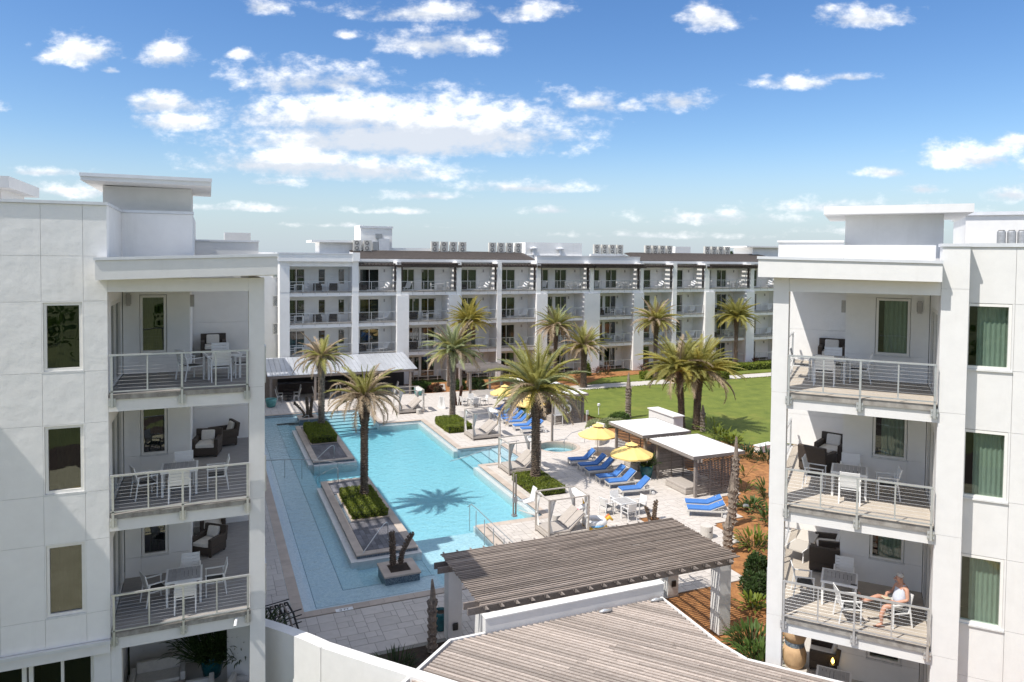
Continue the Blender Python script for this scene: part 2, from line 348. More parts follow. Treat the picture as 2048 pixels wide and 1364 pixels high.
# ------------------------------------------------------------------ mesh helpers
class MB:
    def __init__(s): s.v = []; s.f = []
    def box(s, x0, x1, y0, y1, z0, z1):
        b = len(s.v)
        s.v += [(x0, y0, z0), (x1, y0, z0), (x1, y1, z0), (x0, y1, z0), (x0, y0, z1), (x1, y0, z1), (x1, y1, z1), (x0, y1, z1)]
        s.f += [(b, b+3, b+2, b+1), (b+4, b+5, b+6, b+7), (b, b+1, b+5, b+4), (b+1, b+2, b+6, b+5), (b+2, b+3, b+7, b+6), (b+3, b, b+4, b+7)]
        return s
    def hexa(s, pts):
        b = len(s.v); s.v += [tuple(p) for p in pts]
        s.f += [(b, b+3, b+2, b+1), (b+4, b+5, b+6, b+7), (b, b+1, b+5, b+4), (b+1, b+2, b+6, b+5), (b+2, b+3, b+7, b+6), (b+3, b, b+4, b+7)]
        return s
    def bar(s, p, q, w, h=None, up=(0, 0, 1)):
        p = Vector(p); q = Vector(q); h = h or w
        d = (q - p).normalized(); u = Vector(up)
        if abs(d.dot(u)) > .97: u = Vector((0, 1, 0))
        a = d.cross(u).normalized() * (w / 2); c = a.normalized().cross(d).normalized() * (h / 2)
        s.hexa([p - a - c, p + a - c, q + a - c, q - a - c, p - a + c, p + a + c, q + a + c, q - a + c])
        return s
    def tube(s, pts, r, n=6, cap=True):
        pts = [Vector(p) for p in pts]; rs = r if isinstance(r, (list, tuple)) else [r] * len(pts)
        b = len(s.v); prev = None
        for i, p in enumerate(pts):
            d = (pts[min(i+1, len(pts)-1)] - pts[max(i-1, 0)]).normalized()
            if prev is None:
                a = d.cross(Vector((0, 0, 1)) if abs(d.z) < .9 else Vector((1, 0, 0))).normalized()
            else:
                a = (prev - d * prev.dot(d)).normalized()
            prev = a; c = d.cross(a)
            for k in range(n):
                t = 2 * PI * k / n
                s.v.append(tuple(p + (a * math.cos(t) + c * math.sin(t)) * rs[i]))
        for i in range(len(pts) - 1):
            for k in range(n):
                k2 = (k + 1) % n
                s.f.append((b + i*n + k, b + i*n + k2, b + (i+1)*n + k2, b + (i+1)*n + k))
        if cap:
            s.f.append(tuple(b + k for k in range(n))[::-1]); s.f.append(tuple(b + (len(pts)-1)*n + k for k in range(n)))
        return s
    def lathe(s, prof, n=16, c=(0, 0, 0), cap=True):
        b = len(s.v)
        for (r, z) in prof:
            for k in range(n):
                t = 2 * PI * k / n
                s.v.append((c[0] + r * math.cos(t), c[1] + r * math.sin(t), c[2] + z))
        for i in range(len(prof) - 1):
            for k in range(n):
                k2 = (k + 1) % n
                s.f.append((b + i*n + k, b + i*n + k2, b + (i+1)*n + k2, b + (i+1)*n + k))
        if cap:
            s.f.append(tuple(b + k for k in range(n))[::-1]); s.f.append(tuple(b + (len(prof)-1)*n + k for k in range(n)))
        return s
    def prism(s, poly, z0, z1, top=True, bottom=True):
        a = sum(poly[i][0] * poly[(i+1) % len(poly)][1] - poly[(i+1) % len(poly)][0] * poly[i][1] for i in range(len(poly)))
        if a < 0: poly = poly[::-1]
        n = len(poly); b = len(s.v)
        s.v += [(p[0], p[1], z0) for p in poly] + [(p[0], p[1], z1) for p in poly]
        for i in range(n):
            j = (i + 1) % n
            s.f.append((b+i, b+j, b+n+j, b+n+i))
        if top: s.f.append(tuple(b+n+i for i in range(n)))
        if bottom: s.f.append(tuple(b+i for i in range(n))[::-1])
        return s
    def quad(s, *p):
        b = len(s.v); s.v += [tuple(q) for q in p]; s.f.append(tuple(range(b, b+len(p)))); return s
    def xf(s, m):
        s.v = [tuple(m @ Vector(p)) for p in s.v]; return s
    def join(s, o, m=None):
        b = len(s.v)
        s.v += [tuple(m @ Vector(p)) for p in o.v] if m else list(o.v)
        s.f += [tuple(i + b for i in f) for f in o.f]; return s
    def mesh(s, name, m, smooth=False, bevel=0):
        me = bpy.data.meshes.new(name)
        me.from_pydata(s.v, [], s.f)
        if bevel:
            bm = bmesh.new(); bm.from_mesh(me)
            bmesh.ops.bevel(bm, geom=[e for e in bm.edges if len(e.link_faces) == 2 and e.calc_face_angle(0) > .6], offset=bevel, segments=2, profile=.6, affect='EDGES', clamp_overlap=True)
            bm.to_mesh(me); bm.free()
        me.materials.append(M[m] if isinstance(m, str) else m)
        if smooth:
            for p in me.polygons: p.use_smooth = True
        me.update()
        return me
    def obj(s, name, m, parent=None, smooth=False, loc=None, bevel=0):
        o = bpy.data.objects.new(name, s.mesh(name, m, smooth, bevel)); col.objects.link(o)
        if parent: adopt(o, parent)
        if loc: o.location = loc
        return o

def inst(name, me, parent=None, loc=(0, 0, 0), rot=(0, 0, 0), sc=None):
    o = bpy.data.objects.new(name, me); col.objects.link(o)
    if parent: adopt(o, parent)
    o.location = loc; o.rotation_euler = rot
    if sc is not None: o.scale = (sc, sc, sc) if isinstance(sc, (int, float)) else sc
    return o
def tag(o, label=None, cat=None, group=None, kind=None):
    if label: o['label'] = label
    if cat: o['category'] = cat
    if group: o['group'] = group
    if kind: o['kind'] = kind
    return o
def thing(name, label, cat, loc=(0, 0, 0), rz=0, group=None):
    o = bpy.data.objects.new(name, None); col.objects.link(o)
    o.location = loc; o.rotation_euler = (0, 0, rz); o.empty_display_size = .2
    return tag(o, label, cat, group)
KIDS = {}
def kids(o):
    return list(KIDS.get(o.name, ()))
def adopt(o, p):
    o.parent = p; KIDS.setdefault(p.name, []).append(o)
def dup(root, loc, rz=0, label=None, group=None, parent=None, sc=None):
    r = root.copy(); col.objects.link(r)
    if loc is not None: r.location = loc; r.rotation_euler = (0, 0, rz)
    if sc: r.scale = (sc, sc, sc)
    if parent: adopt(r, parent)
    if label: r['label'] = label
    if group: r['group'] = group
    for ch in kids(root):
        c = ch.copy(); col.objects.link(c); adopt(c, r)
        for g in kids(ch):
            d = g.copy(); col.objects.link(d); adopt(d, c)
    return r
def B(*a): return MB().box(*a)
class Proto:
    """first placement moves the prototype itself, later ones copy it"""
    def __init__(s, maker): s.maker = maker; s.o = None
    def put(s, loc, rz, label, group=None, sc=None):
        if s.o is None:
            s.o = s.maker(); o = s.o
            o.location = loc; o.rotation_euler = (0, 0, rz)
            if sc: o.scale = (sc, sc, sc)
            o['label'] = label
            if group: o['group'] = group
            return o
        return dup(s.o, loc, rz, label, group, sc=sc or 1.0)
# ================================================================== NEAR BUILDINGS
NN = Vector((.75701248, .65340042, 0)); EE = Vector((.65340042, -.75701248, 0))
def RW(u, v, z=0):                       # right building local -> world
    p = NN * (21.5 + v) + EE * u
    return (p.x, p.y, z)
RZ_R = math.atan2(EE.y, EE.x)
DECK = [9.88, 6.68, 3.48]
_wc = {}
def window(parent, u, v, z, w, h, rz=0, fr=.07, curtain=True, panes=1, name='window', glass='glass', sill=True, depth=1.6):
    """window in its own frame: x along the wall, y inwards"""
    key = (round(w, 3), round(h, 3), fr, curtain, panes, glass, sill, depth)
    if key not in _wc:
        f = MB()
        f.box(0, fr, -.03, .10, 0, h); f.box(w-fr, w, -.03, .10, 0, h); f.box(fr, w-fr, -.03, .10, 0, fr); f.box(fr, w-fr, -.03, .10, h-fr, h)
        gl = []; pw = (w - 2*fr) / panes
        for i in range(panes):
            if i: f.box(fr + pw*i - .035, fr + pw*i + .035, -.025, .095, fr, h-fr)
            a = fr + pw*i + (.035 if i else 0); b = fr + pw*(i+1) - (.035 if i < panes-1 else 0)
            gl.append(B(a+.002, b-.002, .03, .045, fr+.002, h-fr-.002).mesh('pane', glass))
        rm = MB(); x0, x1, z0, z1, y0, y1 = -.25, w+.25, -.25, h+.15, .31, depth
        rm.quad((x0, y1, z0), (x1, y1, z0), (x1, y1, z1), (x0, y1, z1)); rm.quad((x0, y0, z0), (x0, y1, z0), (x0, y1, z1), (x0, y0, z1))
        rm.quad((x1, y0, z0), (x1, y0, z1), (x1, y1, z1), (x1, y1, z0)); rm.quad((x0, y0, z0), (x1, y0, z0), (x1, y1, z0), (x0, y1, z0)); rm.quad((x0, y0, z1), (x0, y1, z1), (x1, y1, z1), (x1, y0, z1))
        cu = None
        if curtain:
            cu = MB(); n = int(w / .055)
            for side in ((0, .36), (.62, 1)) if w > 1.2 else ((.30, 1.0),):
                k0, k1 = int(n * side[0]), int(n * side[1])
                for k in range(k0, k1):
                    xa, xb = w*k/n, w*(k+1)/n
                    ya = .20 + (.035 if k % 2 else 0); yb = .20 + (.035 if (k+1) % 2 else 0)
                    cu.quad((xa, ya, .02), (xb, yb, .02), (xb, yb, h-.02), (xa, ya, h-.02))
            cu = cu.mesh('curtain', 'curtain')
        sl = B(-.04, w+.04, -.075, -.032, -.05, -.003).mesh('sill', 'sill') if sill else None
        _wc[key] = (f.mesh(name, 'frame'), gl, rm.mesh('room', 'room'), cu, sl)
    fm, gl, rm, cu, sl = _wc[key]
    o = inst(name, fm, parent, (u, v, z), (0, 0, rz))
    for g in gl: inst('pane', g, o)
    inst('room_interior', rm, o)
    if cu: inst('curtain', cu, o)
    if sl: inst('sill', sl, o)
    return o

def wallgrid(parent, us, zs, v, th, holes=(), matn='stucco', gap=.004, name='wall_panel', axis='u', fixed=0):
    """panels with recessed joints in front of a backing wall; holes are (col, row) cells left open"""
    back = MB()
    for i in range(len(us)-1):
        for j in range(len(zs)-1):
            if (i, j) in holes: continue
            a, b, c, d = us[i], us[i+1], zs[j], zs[j+1]
            if axis == 'u':
                B(a+gap, b-gap, v, v+.025, c+gap, d-gap).obj(name, matn, parent); back.box(a, b, v+.0255, v+th, c, d)
            else:
                s = 1 if th > 0 else -1
                B(*sorted((v, v+.025*s)), a+gap, b-gap, c+gap, d-gap).obj(name, matn, parent); back.box(*sorted((v+.0255*s, v+th)), a, b, c, d)
    back.obj('wall_backing', matn, parent)

def railing(parent, u0, u1, v, z, posts, mids, axis='u', plates=True, ncab=9):
    def P(a, b, zz): return (a, v+b, zz) if axis == 'u' else (v+b, a, zz)
    r = MB()
    r.bar(P(u0, 0, z+1.05), P(u1, 0, z+1.05), .06, .045); r.bar(P(u0, 0, z+.09), P(u1, 0, z+.09), .05, .03)
    o = r.obj('balcony_railing', 'steel', parent)
    for a in posts:
        p = MB(); p.bar(P(a, 0, z-.34 if plates else z), P(a, 0, z+1.028), .055, .05)
        if plates:
            p.box(*sorted((P(a-.085, 0, 0)[0], P(a+.085, 0, 0)[0])), v+.028, v+.05, z-.33, z-.10) if axis == 'u' else p.box(v-.05, v-.028, a-.085, a+.085, z-.33, z-.10)
            for dx in (-.06, .06):
                for dz in (-.16, -.28):
                    c = P(a+dx, 0, z+dz); p.box(c[0]-.012, c[0]+.012, c[1]-.012+.015, c[1]+.012+.015, c[2]-.012, c[2]+.012)
        p.obj('post', 'steel', o)
    for a in mids: MB().bar(P(a, 0, z+.105), P(a, 0, z+1.028), .036, .02).obj('baluster', 'steel', o)
    for k in range(ncab):
        zz = z + .09 + (k+1) * .94/(ncab+1)
        MB().tube([P(u0, 0, zz), P(u1, 0, zz)], .0024, 4, False).obj('cable', 'steel', o)
    return o

def sconce(parent, u, v, z, h=.38):
    o = B(u-.055, u+.055, v-.10, v-.004, z, z+h).obj('wall_lamp', 'lamp', parent)
    B(u-.075, u+.075, v-.012, v-.002, z+.05, z+h-.05).obj('back_plate', 'lamp', o)

def deckboards(parent, u0, u1, v0, v1, z, m='deckboard'):
    d = MB(); y = v0
    while y < v1 - .02:
        x = u0; cuts = sorted([u0, u1] + [u0 + (u1-u0)*random.uniform(.25, .75)])
        for a, b in zip(cuts, cuts[1:]): d.box(a+.002, b-.002, y+.003, min(y+.137, v1), z-.025, z)
        y += .14
    o = d.obj('deck_boards', m, parent); o['kind'] = 'stuff'

# ------------------------------------------------------------------ the near left building
LB = thing('apartment_building', 'white stucco apartment building at the left edge with three stacked corner balconies', 'building', (0, 21.5, 0))
def left_building():
    p = LB
    us = [-11, -8.6, -6.2, -4.9, -3.93, -3.0, -2.453]
    zs = [3.34, 4.12, 6.07, 7.35, 9.17, 10.53, 12.36, 13.53, 14.86]
    holes = [(i, j) for i in (4,) for j in (1, 3, 5)] + [(1, 1), (1, 3), (1, 5)]
    wallgrid(p, us, zs, 0, .3, holes)
    for j, (z0, z1) in enumerate(((4.12, 6.07), (7.35, 9.17), (10.53, 12.36))):
        # stucco reveals round the glazing, then the window
        MB().box(-3.93, -3.90, .0, .3, z0, z1).box(-3.03, -3.0, 0, .3, z0, z1).box(-3.90, -3.03, 0, .3, z0, z0+.03).box(-3.90, -3.03, 0, .3, z1-.03, z1).obj('window_reveal', 'stucco', p)
        window(p, -3.895, .07, z0+.035, .86, z1-z0-.07)
        MB().box(-8.6, -8.57, 0, .3, z0, z1).box(-6.23, -6.2, 0, .3, z0, z1).box(-8.57, -6.23, 0, .3, z0, z0+.03).box(-8.57, -6.23, 0, .3, z1-.03, z1).obj('window_reveal', 'stucco', p)
        window(p, -8.565, .07, z0+.035, 2.33, z1-z0-.07, panes=2)
    # parapet and coping
    B(-11, -2.453, .3, .5, 13.0, 14.86).obj('parapet', 'stucco', p)
    MB().box(-11, -2.42, -.05, .55, 14.862, 14.94).box(-2.80, -2.42, .552, 3.45, 14.862, 14.94).obj('coping', 'coping', p)
    B(-2.75, -2.453, .51, 3.49, 12.96, 14.86).obj('parapet_return', 'stucco_smooth_dim', p)
    # block behind the balcony roof
    wallgrid(p, [-2.453, -.46], [13.0, 14.86], 3.5, .3, name='wall_panel')
    B(-.758, -.46, 3.81, 9.5, 12.9, 14.86).obj('parapet_return', 'stucco', p)
    B(-2.453, -.43, 3.45, 3.9, 14.862, 14.95).obj('coping', 'coping', p)
    B(-11, -.77, 3.92, 9.5, 13.5, 14.2).obj('flat_roof', 'cab_roof', p)
    # roof tower with its oversailing slab
    B(-3.0, -.50, 3.95, 6.4, 14.2, 15.695).obj('roof_tower', 'stucco_smooth_dim', p)
    t = MB().hexa([(-3.40, 2.55, 15.72), (.09, 2.55, 15.70), (.09, 7.0, 15.70), (-3.40, 7.0, 15.72), (-3.40, 2.55, 15.92), (.09, 2.55, 15.90), (.09, 7.0, 15.90), (-3.40, 7.0, 15.92)]).obj('tower_roof', 'stucco_smooth_dim', p)
    B(-3.42, .11, 2.51, 2.545, 15.83, 15.93).obj('drip_edge', 'coping', t)
    # lower parapet over the alcove
    B(-.455, 1.75, 7.5, 7.8, 12.9, 14.08).obj('parapet', 'stucco_smooth_dim', p)
    B(-.455, 1.78, 7.46, 7.84, 14.083, 14.15).obj('coping', 'coping', p)
    B(.6, 1.6, 10, 11, 13.6, 14.5).obj('roof_hatch', 'stucco_smooth_dim', p)
    B(-8.6, -5.85, 5, 8, 14.2, 15.55).obj('roof_tower', 'stucco_smooth_dim', p)
    B(-9.0, -5.52, 4.4, 8.6, 15.552, 15.90).obj('tower_roof', 'stucco_smooth_dim', p)
    # balcony roof fascia, beam, column
    MB().hexa([(-2.66, -.55, 12.92), (1.77, -.55, 13.06), (1.77, 7.45, 13.06), (-2.66, -.004, 12.92), (-2.66, -.55, 13.42), (1.77, -.55, 13.56), (1.77, 7.45, 13.56), (-2.66, -.004, 13.42)]).obj('balcony_roof', 'stucco_smooth_dim', p)
    MB().hexa([(-2.452, .0, 12.955), (1.74, .0, 13.02), (1.74, 7.44, 13.02), (-2.452, 3.49, 12.955), (-2.452, .0, 13.40), (1.74, .0, 13.50), (1.74, 7.44, 13.50), (-2.452, 3.49, 13.40)]).obj('roof_infill', 'soffit', p)
    MB().hexa([(-2.69, -.585, 13.424), (1.80, -.585, 13.564), (1.80, 7.5, 13.564), (-2.69, 0, 13.424), (-2.69, -.585, 13.50), (1.80, -.585, 13.645), (1.80, 7.5, 13.645), (-2.69, 0, 13.50)]).obj('drip_edge', 'coping', p)
    B(-2.452, 1.037, 0, .25, 12.59, 12.95).obj('beam', 'stucco_smooth_dim', p)
    B(1.10, 1.40, .45, 7.4, 12.59, 12.95).obj('beam', 'stucco_smooth_dim', p)
    for z0, z1 in ((0, 3.46), (3.466, 6.66), (6.666, 9.86), (9.866, 12.955)):
        B(1.04, 1.455, 0, .45, z0, z1).obj('column', 'stucco_smooth_dim', p)
    for k, dz in enumerate(DECK):
        B(-2.45, 1.037, .0, .3, dz-.46, dz-.10).obj('slab_edge', 'stucco_smooth_dim', p)
        B(-2.45, 1.035, .302, 7.35, dz-.40, dz-.105).obj('floor_slab', 'soffit', p)
        B(1.06, 1.43, .452, 6.99, dz-.46, dz-.105).obj('slab_edge', 'stucco_smooth_dim', p)
        B(-2.42, 1.06, -.06, -.003, dz-.13, dz+.002).obj('deck_trim', 'deckedge', p)
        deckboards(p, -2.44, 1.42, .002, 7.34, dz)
        railing(p, -2.42, 1.03, -.10, dz, (-2.36, -.68, .985), (-1.52, .17))
        railing(p, .5, 7.0, 1.50, dz, (.55, 3.7, 6.9), (2.1, 5.3), axis='v', plates=False)
        top = dz + 2.72 if k else 12.59
        # window wall with joints, sliding door on the left, alcove walls
        wallgrid(p, [-2.44, -1.98, -1.22, -.56], [dz, dz+.62, dz+2.45, top+.35], 3.5, .3, [(1, 1)], 'stucco_in_lift', .004)
        window(p, -1.965, 3.53, dz+.635, .73, 1.80)
        wallgrid(p, [3.815, 7.34], [dz, top+.35], -.55, -.3, (), 'stucco_in_lift', .004, axis='v')
        wallgrid(p, [-.845, 1.62], [dz, dz+1.2, top+.35], 7.4, .3, (), 'stucco_in_lift', .004)
        MB().box(-2.75, -2.455, .31, .70, dz, top+.3).box(-2.75, -2.455, 3.1, 3.49, dz, top+.3).box(-2.75, -2.455, .70, 3.1, dz+2.38, top+.3).obj('side_wall', 'stucco_in_lift', p)
        window(p, -2.49, .71, dz+.01, 2.38, 2.36, PI/2, fr=.09, panes=2, name='sliding_door', sill=False, depth=.55)
        sconce(p, -2.28, 3.49, dz+2.12); o = B(-.548, -.43, 3.62, 3.74, dz+2.05, dz+2.43).obj('wall_lamp', 'lamp', p)
    # ground floor: canopy band, shop front, terrace wall with its wide window
    B(-11, -2.453, -.12, .3, 3.02, 3.33).obj('canopy_band', 'stucco_smooth_dim', p)
    B(-11, -2.44, -.16, -.122, 3.27, 3.36).obj('drip_edge', 'coping', p)
    B(-2.85, -2.455, .0, .3, 0, 3.01).obj('wall', 'stucco_smooth_dim', p)
    for k in range(5):
        window(p, -4.35 - 1.55*k, .25, .1, 1.5, 2.88, fr=.10, panes=2, curtain=False, name='glass_door', glass='glass_dark', sill=False)
    B(-2.452, -2.2, .02, .40, 0, 3.01).obj('column', 'stucco_smooth_dim', p)
    wallgrid(p, [-2.4, -2.0, -.6, 1.1], [.05, 1.05, 2.55, 3.3], 4.2, .3, [(1, 1)], 'stucco_smooth_dim', .004)
    window(p, -1.99, 4.24, 1.06, 1.38, 1.48, panes=2, curtain=False, glass='glass_dark')
    B(-2.44, 1.5, .0, 4.19, .0, .05).obj('terrace_slab', 'concrete', p)
    B(-2.75, -2.47, .42, 4.5, 0, 3.3).obj('side_wall', 'stucco_smooth_dim', p)
    # bodies behind the walls
    B(-11, -2.9, 2.2, 11.8, 0, 13.4).obj('building_core', 'room', p)
    B(-2.3, -.90, 6.0, 11.8, 0, 13.4).obj('building_core', 'room', p)
    B(-.80, 1.4, 9.4, 11.0, 0, 13.4).obj('building_core', 'stucco_smooth_dim', p)
    # bullet camera under the lowest balcony
    c = MB().tube([(.68, -.05, 3.30), (.64, -.24, 3.18)], .045, 8).obj('security_camera', 'white', p)
    B(.64, .74, -.03, -.003, 3.24, 3.36).obj('bracket', 'white', c)
    # the projecting wing further left that shades the lower part of the front
    B(-16, -8.9, -7, -.002, 0, 15.6).obj('side_wing', 'stucco', p)
left_building()

# ------------------------------------------------------------------ the near right building
RB = thing('apartment_building', 'white apartment building at the right edge where a man sits on the lowest full balcony', 'building', RW(0, 0), RZ_R)
def right_building():
    p = RB
    for z0, z1 in ((0, 3.46), (3.466, 6.66), (6.666, 9.86), (9.866, 13.10)):
        B(-2.385, -1.975, 0, .45, z0, z1).obj('column', 'stucco_smooth_dim', p)
    # tall pier beside the balconies and the set-back wall with windows
    zs = [0, 3.3, 6.5, 9.7, 12.9, 13.98]
    for z0, z1 in zip(zs, zs[1:]): B(1.70, 2.31, .0, .7, z0+.004, z1-.004).obj('pier_panel', 'stucco_smooth_dim', p)
    B(1.72, 2.29, .02, .68, 0, 13.97).obj('pier_core', 'stucco_smooth_dim', p)
    B(1.66, 2.35, -.04, .74, 13.982, 14.06).obj('coping', 'coping', p)
    us = [2.312, 3.36, 4.2, 6.0, 8, 11]; zz = [0, .6, 2.7, 4.10, 5.95, 7.44, 9.24, 10.82, 12.53, 13.98]
    wallgrid(p, us, zz, .5, .3, [(0, 3), (0, 5), (0, 7), (2, 3), (2, 5), (2, 7)], 'stucco_smooth_dim', .005)
    for z0, z1 in ((4.10, 5.95), (7.44, 9.24), (10.82, 12.53)):
        B(3.31, 3.358, .5, .8, z0, z1).obj('window_reveal', 'stucco_smooth_dim', p)
        window(p, 2.315, .53, z0+.01, .99, z1-z0-.02, glass='glass_clear')
        window(p, 4.21, .53, z0+.01, 1.78, z1-z0-.02, panes=2)
    B(2.36, 11, .46, .86, 13.982, 14.08).obj('coping', 'coping', p)
    # parapets, tower, slab roof behind the balcony roof
    B(-2.62, -.70, 3.2, 3.5, 12.9, 14.16).obj('parapet', 'stucco_smooth_dim', p)
    B(-2.66, -.69, 3.16, 3.54, 14.162, 14.23).obj('coping', 'stucco_smooth_dim', p)
    B(-.66, 1.70, 2.0, 2.3, 12.9, 14.06).obj('parapet', 'stucco_smooth_dim', p)
    B(-2.62, -2.32, 3.55, 9, 12.9, 14.16).obj('parapet_return', 'stucco_smooth_dim', p)
    B(-.66, -.36, 2.31, 3.19, 12.9, 14.06).obj('parapet_return', 'stucco_smooth_dim', p)
    B(-.68, 2.0, 3.6, 6.4, 13.3, 15.02).obj('roof_tower', 'stucco_smooth_dim', p)
    B(-1.28, 2.68, 2.85, 7.2, 15.022, 15.27).obj('tower_roof', 'stucco_smooth_dim', p)
    B(-2.3, 11, 3.6, 14, 13.2, 13.6).obj('flat_roof', 'cab_roof', p)
    B(3.0, 12, 8.0, 12, 13.6, 15.2).obj('plant_room', 'stucco_smooth_dim', p)
    B(2.9, 12.1, 7.9, 12.1, 15.203, 15.32).obj('coping', 'coping', p)
    # balcony roof
    MB().hexa([(-2.76, -.42, 13.12), (1.68, -.42, 13.08), (1.68, 3.15, 13.08), (-2.76, 7.3, 13.12), (-2.76, -.42, 13.62), (1.68, -.42, 13.54), (1.68, 3.15, 13.54), (-2.76, 7.3, 13.62)]).obj('balcony_roof', 'stucco_smooth_dim', p)
    MB().hexa([(-2.79, -.46, 13.624), (1.69, -.46, 13.544), (1.69, 3.15, 13.544), (-2.79, 7.3, 13.624), (-2.79, -.46, 13.70), (1.69, -.46, 13.62), (1.69, 3.15, 13.62), (-2.79, 7.3, 13.70)]).obj('drip_edge', 'coping', p)
    B(-1.972, 1.695, .02, .27, 12.72, 13.08).obj('beam', 'stucco_smooth_dim', p)
    B(-2.34, -2.02, .452, 6.89, 12.72, 13.08).obj('beam', 'stucco_smooth_dim', p)
    for k, dz in enumerate(DECK + [.28]):
        if k < 3:
            B(-1.972, 1.697, .0, .3, dz-.46, dz-.10).obj('slab_edge', 'stucco_smooth_dim', p)
            B(-1.985, 1.697, .302, 7.25, dz-.40, dz-.105).obj('floor_slab', 'soffit', p)
            B(-2.37, -1.99, .452, 6.89, dz-.46, dz-.105).obj('slab_edge', 'stucco_smooth_dim', p)
            B(-1.96, 1.66, -.06, -.003, dz-.15, dz+.002).obj('deck_trim', 'deckedge', p)
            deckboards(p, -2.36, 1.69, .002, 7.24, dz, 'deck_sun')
            railing(p, -1.95, 1.65, -.10, dz, (-1.92, -.12, 1.62), (-1.03, .78))
            railing(p, .5, 6.9, -2.43, dz, (.55, 3.6, 6.8), (2.1, 5.2), axis='v', plates=False)
        else:
            B(-2.37, 1.69, .0, 7.24, 0, dz).obj('terrace_slab', 'concrete', p)
        top = dz + 2.74 if k else 12.72
        wallgrid(p, [-.60, .24, 1.20, 1.69], [dz, dz+.80, dz+2.58, top+.35], 3.5, .3, [(1, 1)], 'stucco_in_lift', .004)
        wn = window(p, .255, 3.53, dz+.815, .93, 1.75, curtain=k < 3, glass='glass_clear')
        if k == 3:
            fan_coral(wn)
        wallgrid(p, [3.815, 7.24], [dz, top+.35], -.61, .3, (), 'stucco_in_lift', .004, axis='v')
        wallgrid(p, [-3.0, -.31], [dz, dz+1.15, top+.35], 7.3, .3, (), 'stucco_in_lift', .004)
        MB().box(1.702, 2.0, .71, .80, dz, top+.3).box(1.702, 2.0, 3.1, 3.49, dz, top+.3).box(1.702, 2.0, .80, 3.1, dz+2.38, top+.3).obj('side_wall', 'stucco_in_lift', p)
        window(p, 1.73, 3.09, dz+.01, 2.28, 2.36, -PI/2, fr=.09, panes=2, name='sliding_door', sill=False, depth=.55)
        sconce(p, 1.42, 3.49, dz+2.14); B(-.735, -.618, 3.62, 3.74, dz+2.07, dz+2.45).obj('wall_lamp', 'lamp', p)
    B(3.7, 11, 2.2, 13, 0, 13.2).obj('building_core', 'room', p)
    B(-.25, 3.6, 5.2, 13, 0, 13.2).obj('building_core', 'room', p)
    B(-2.4, -.3, 9.2, 13, 0, 13.2).obj('building_core', 'stucco_smooth_dim', p)
def fan_coral(wn):
    c = MB()
    def br(p, a, l, w, n):
        q = (p[0] + math.cos(a)*l, .24, p[2] + math.sin(a)*l)
        c.bar((p[0], .24, p[2]), q, w, .012, (0, 1, 0))
        if n:
            for s in (-1, 1): br(q, a + s*random.uniform(.2, .5), l*random.uniform(.72, .9), w*.75, n-1)
    for a in (1.0, 1.5, 2.0): br((.5, .24, .12), a, .32, .028, 4)
    c.obj('coral_print', 'coral', wn)
    B(.10, .84, .26, .275, .10, 1.45).obj('print_board', 'paper', wn)
right_building()

# ------------------------------------------------------------------ the long wing left of the pool (casts the broad shade over it)
LW = thing('apartment_wing', 'white apartment wing hidden behind the left building that shades the left of the pool', 'building', (0, 0, 0))
def left_wing():
    p = LW
    B(-14, -3.0, 42.0, 73, 0, 13.95).obj('wall', 'stucco', p)
    for dz in DECK:
        B(-3.0, .15, 42.0, 73, dz-.45, dz).obj('balcony_slab', 'stucco_smooth_dim', p)
        B(.10, .14, 42.0, 73, dz+1.0, dz+1.05).obj('handrail', 'steel', p)
    y = 42.2
    while y < 73:
        B(-2.99, .149, y, y+.35, .0, 9.42).obj('fin_wall', 'stucco_smooth_dim', p)
        B(-.22, .13, y, y+.35, 9.882, 13.55).obj('column', 'stucco_smooth_dim', p)
        if y + 5.1 < 73: window(p, -3.03, y+1.0, 9.9, 2.4, 2.3, PI/2, panes=2, sill=False)
        y += 5.1
    B(-3.0, .2, 44.6, 61.5, 13.552, 13.95).obj('balcony_roof', 'stucco_smooth_dim', p)
    B(-3.0, .2, 68.5, 73, 13.552, 13.95).obj('balcony_roof', 'stucco_smooth_dim', p)
    for (a, b) in ((61.6, 68.4), (42.0, 44.5)):
        x = -2.8
        while x < .2: B(x, x+.07, a, b, 13.75, 13.9).obj('pergola_slat', 'wood_dark', p); x += .42
        B(-.1, .1, a, b, 13.56, 13.745).obj('pergola_beam', 'wood_dark', p)
    # the part nearest the camera, behind the left building
    B(-14, -3.0, 41.5-.01-8, 41.99, 0, 13.95).obj('wall', 'stucco', p)
    for dz in DECK: B(-3.0, .15, 33.5, 41.99, dz-.45, dz).obj('balcony_slab', 'stucco_smooth_dim', p)
    for y in (33.6, 37.6, 41.4): B(-.22, .13, y, y+.35, 9.882, 13.55).obj('column', 'stucco_smooth_dim', p); B(-2.99, .149, y, y+.35, 0, 9.42).obj('fin_wall', 'stucco_smooth_dim', p)
    x = -2.9
    while x < .2: B(x, x+.09, 33.5, 41.9, 13.75, 13.92).obj('pergola_slat', 'wood_dark', p); x += .5
    B(-.55, .2, 33.5, 41.95, 13.93, 14.1).obj('roof_edge', 'stucco_smooth_dim', p)
    for y in (34.5, 37.0, 39.5, 41.6): B(-3.0, .3, y, y+.12, 13.56, 13.745).obj('pergola_beam', 'wood_dark', p)
left_wing()
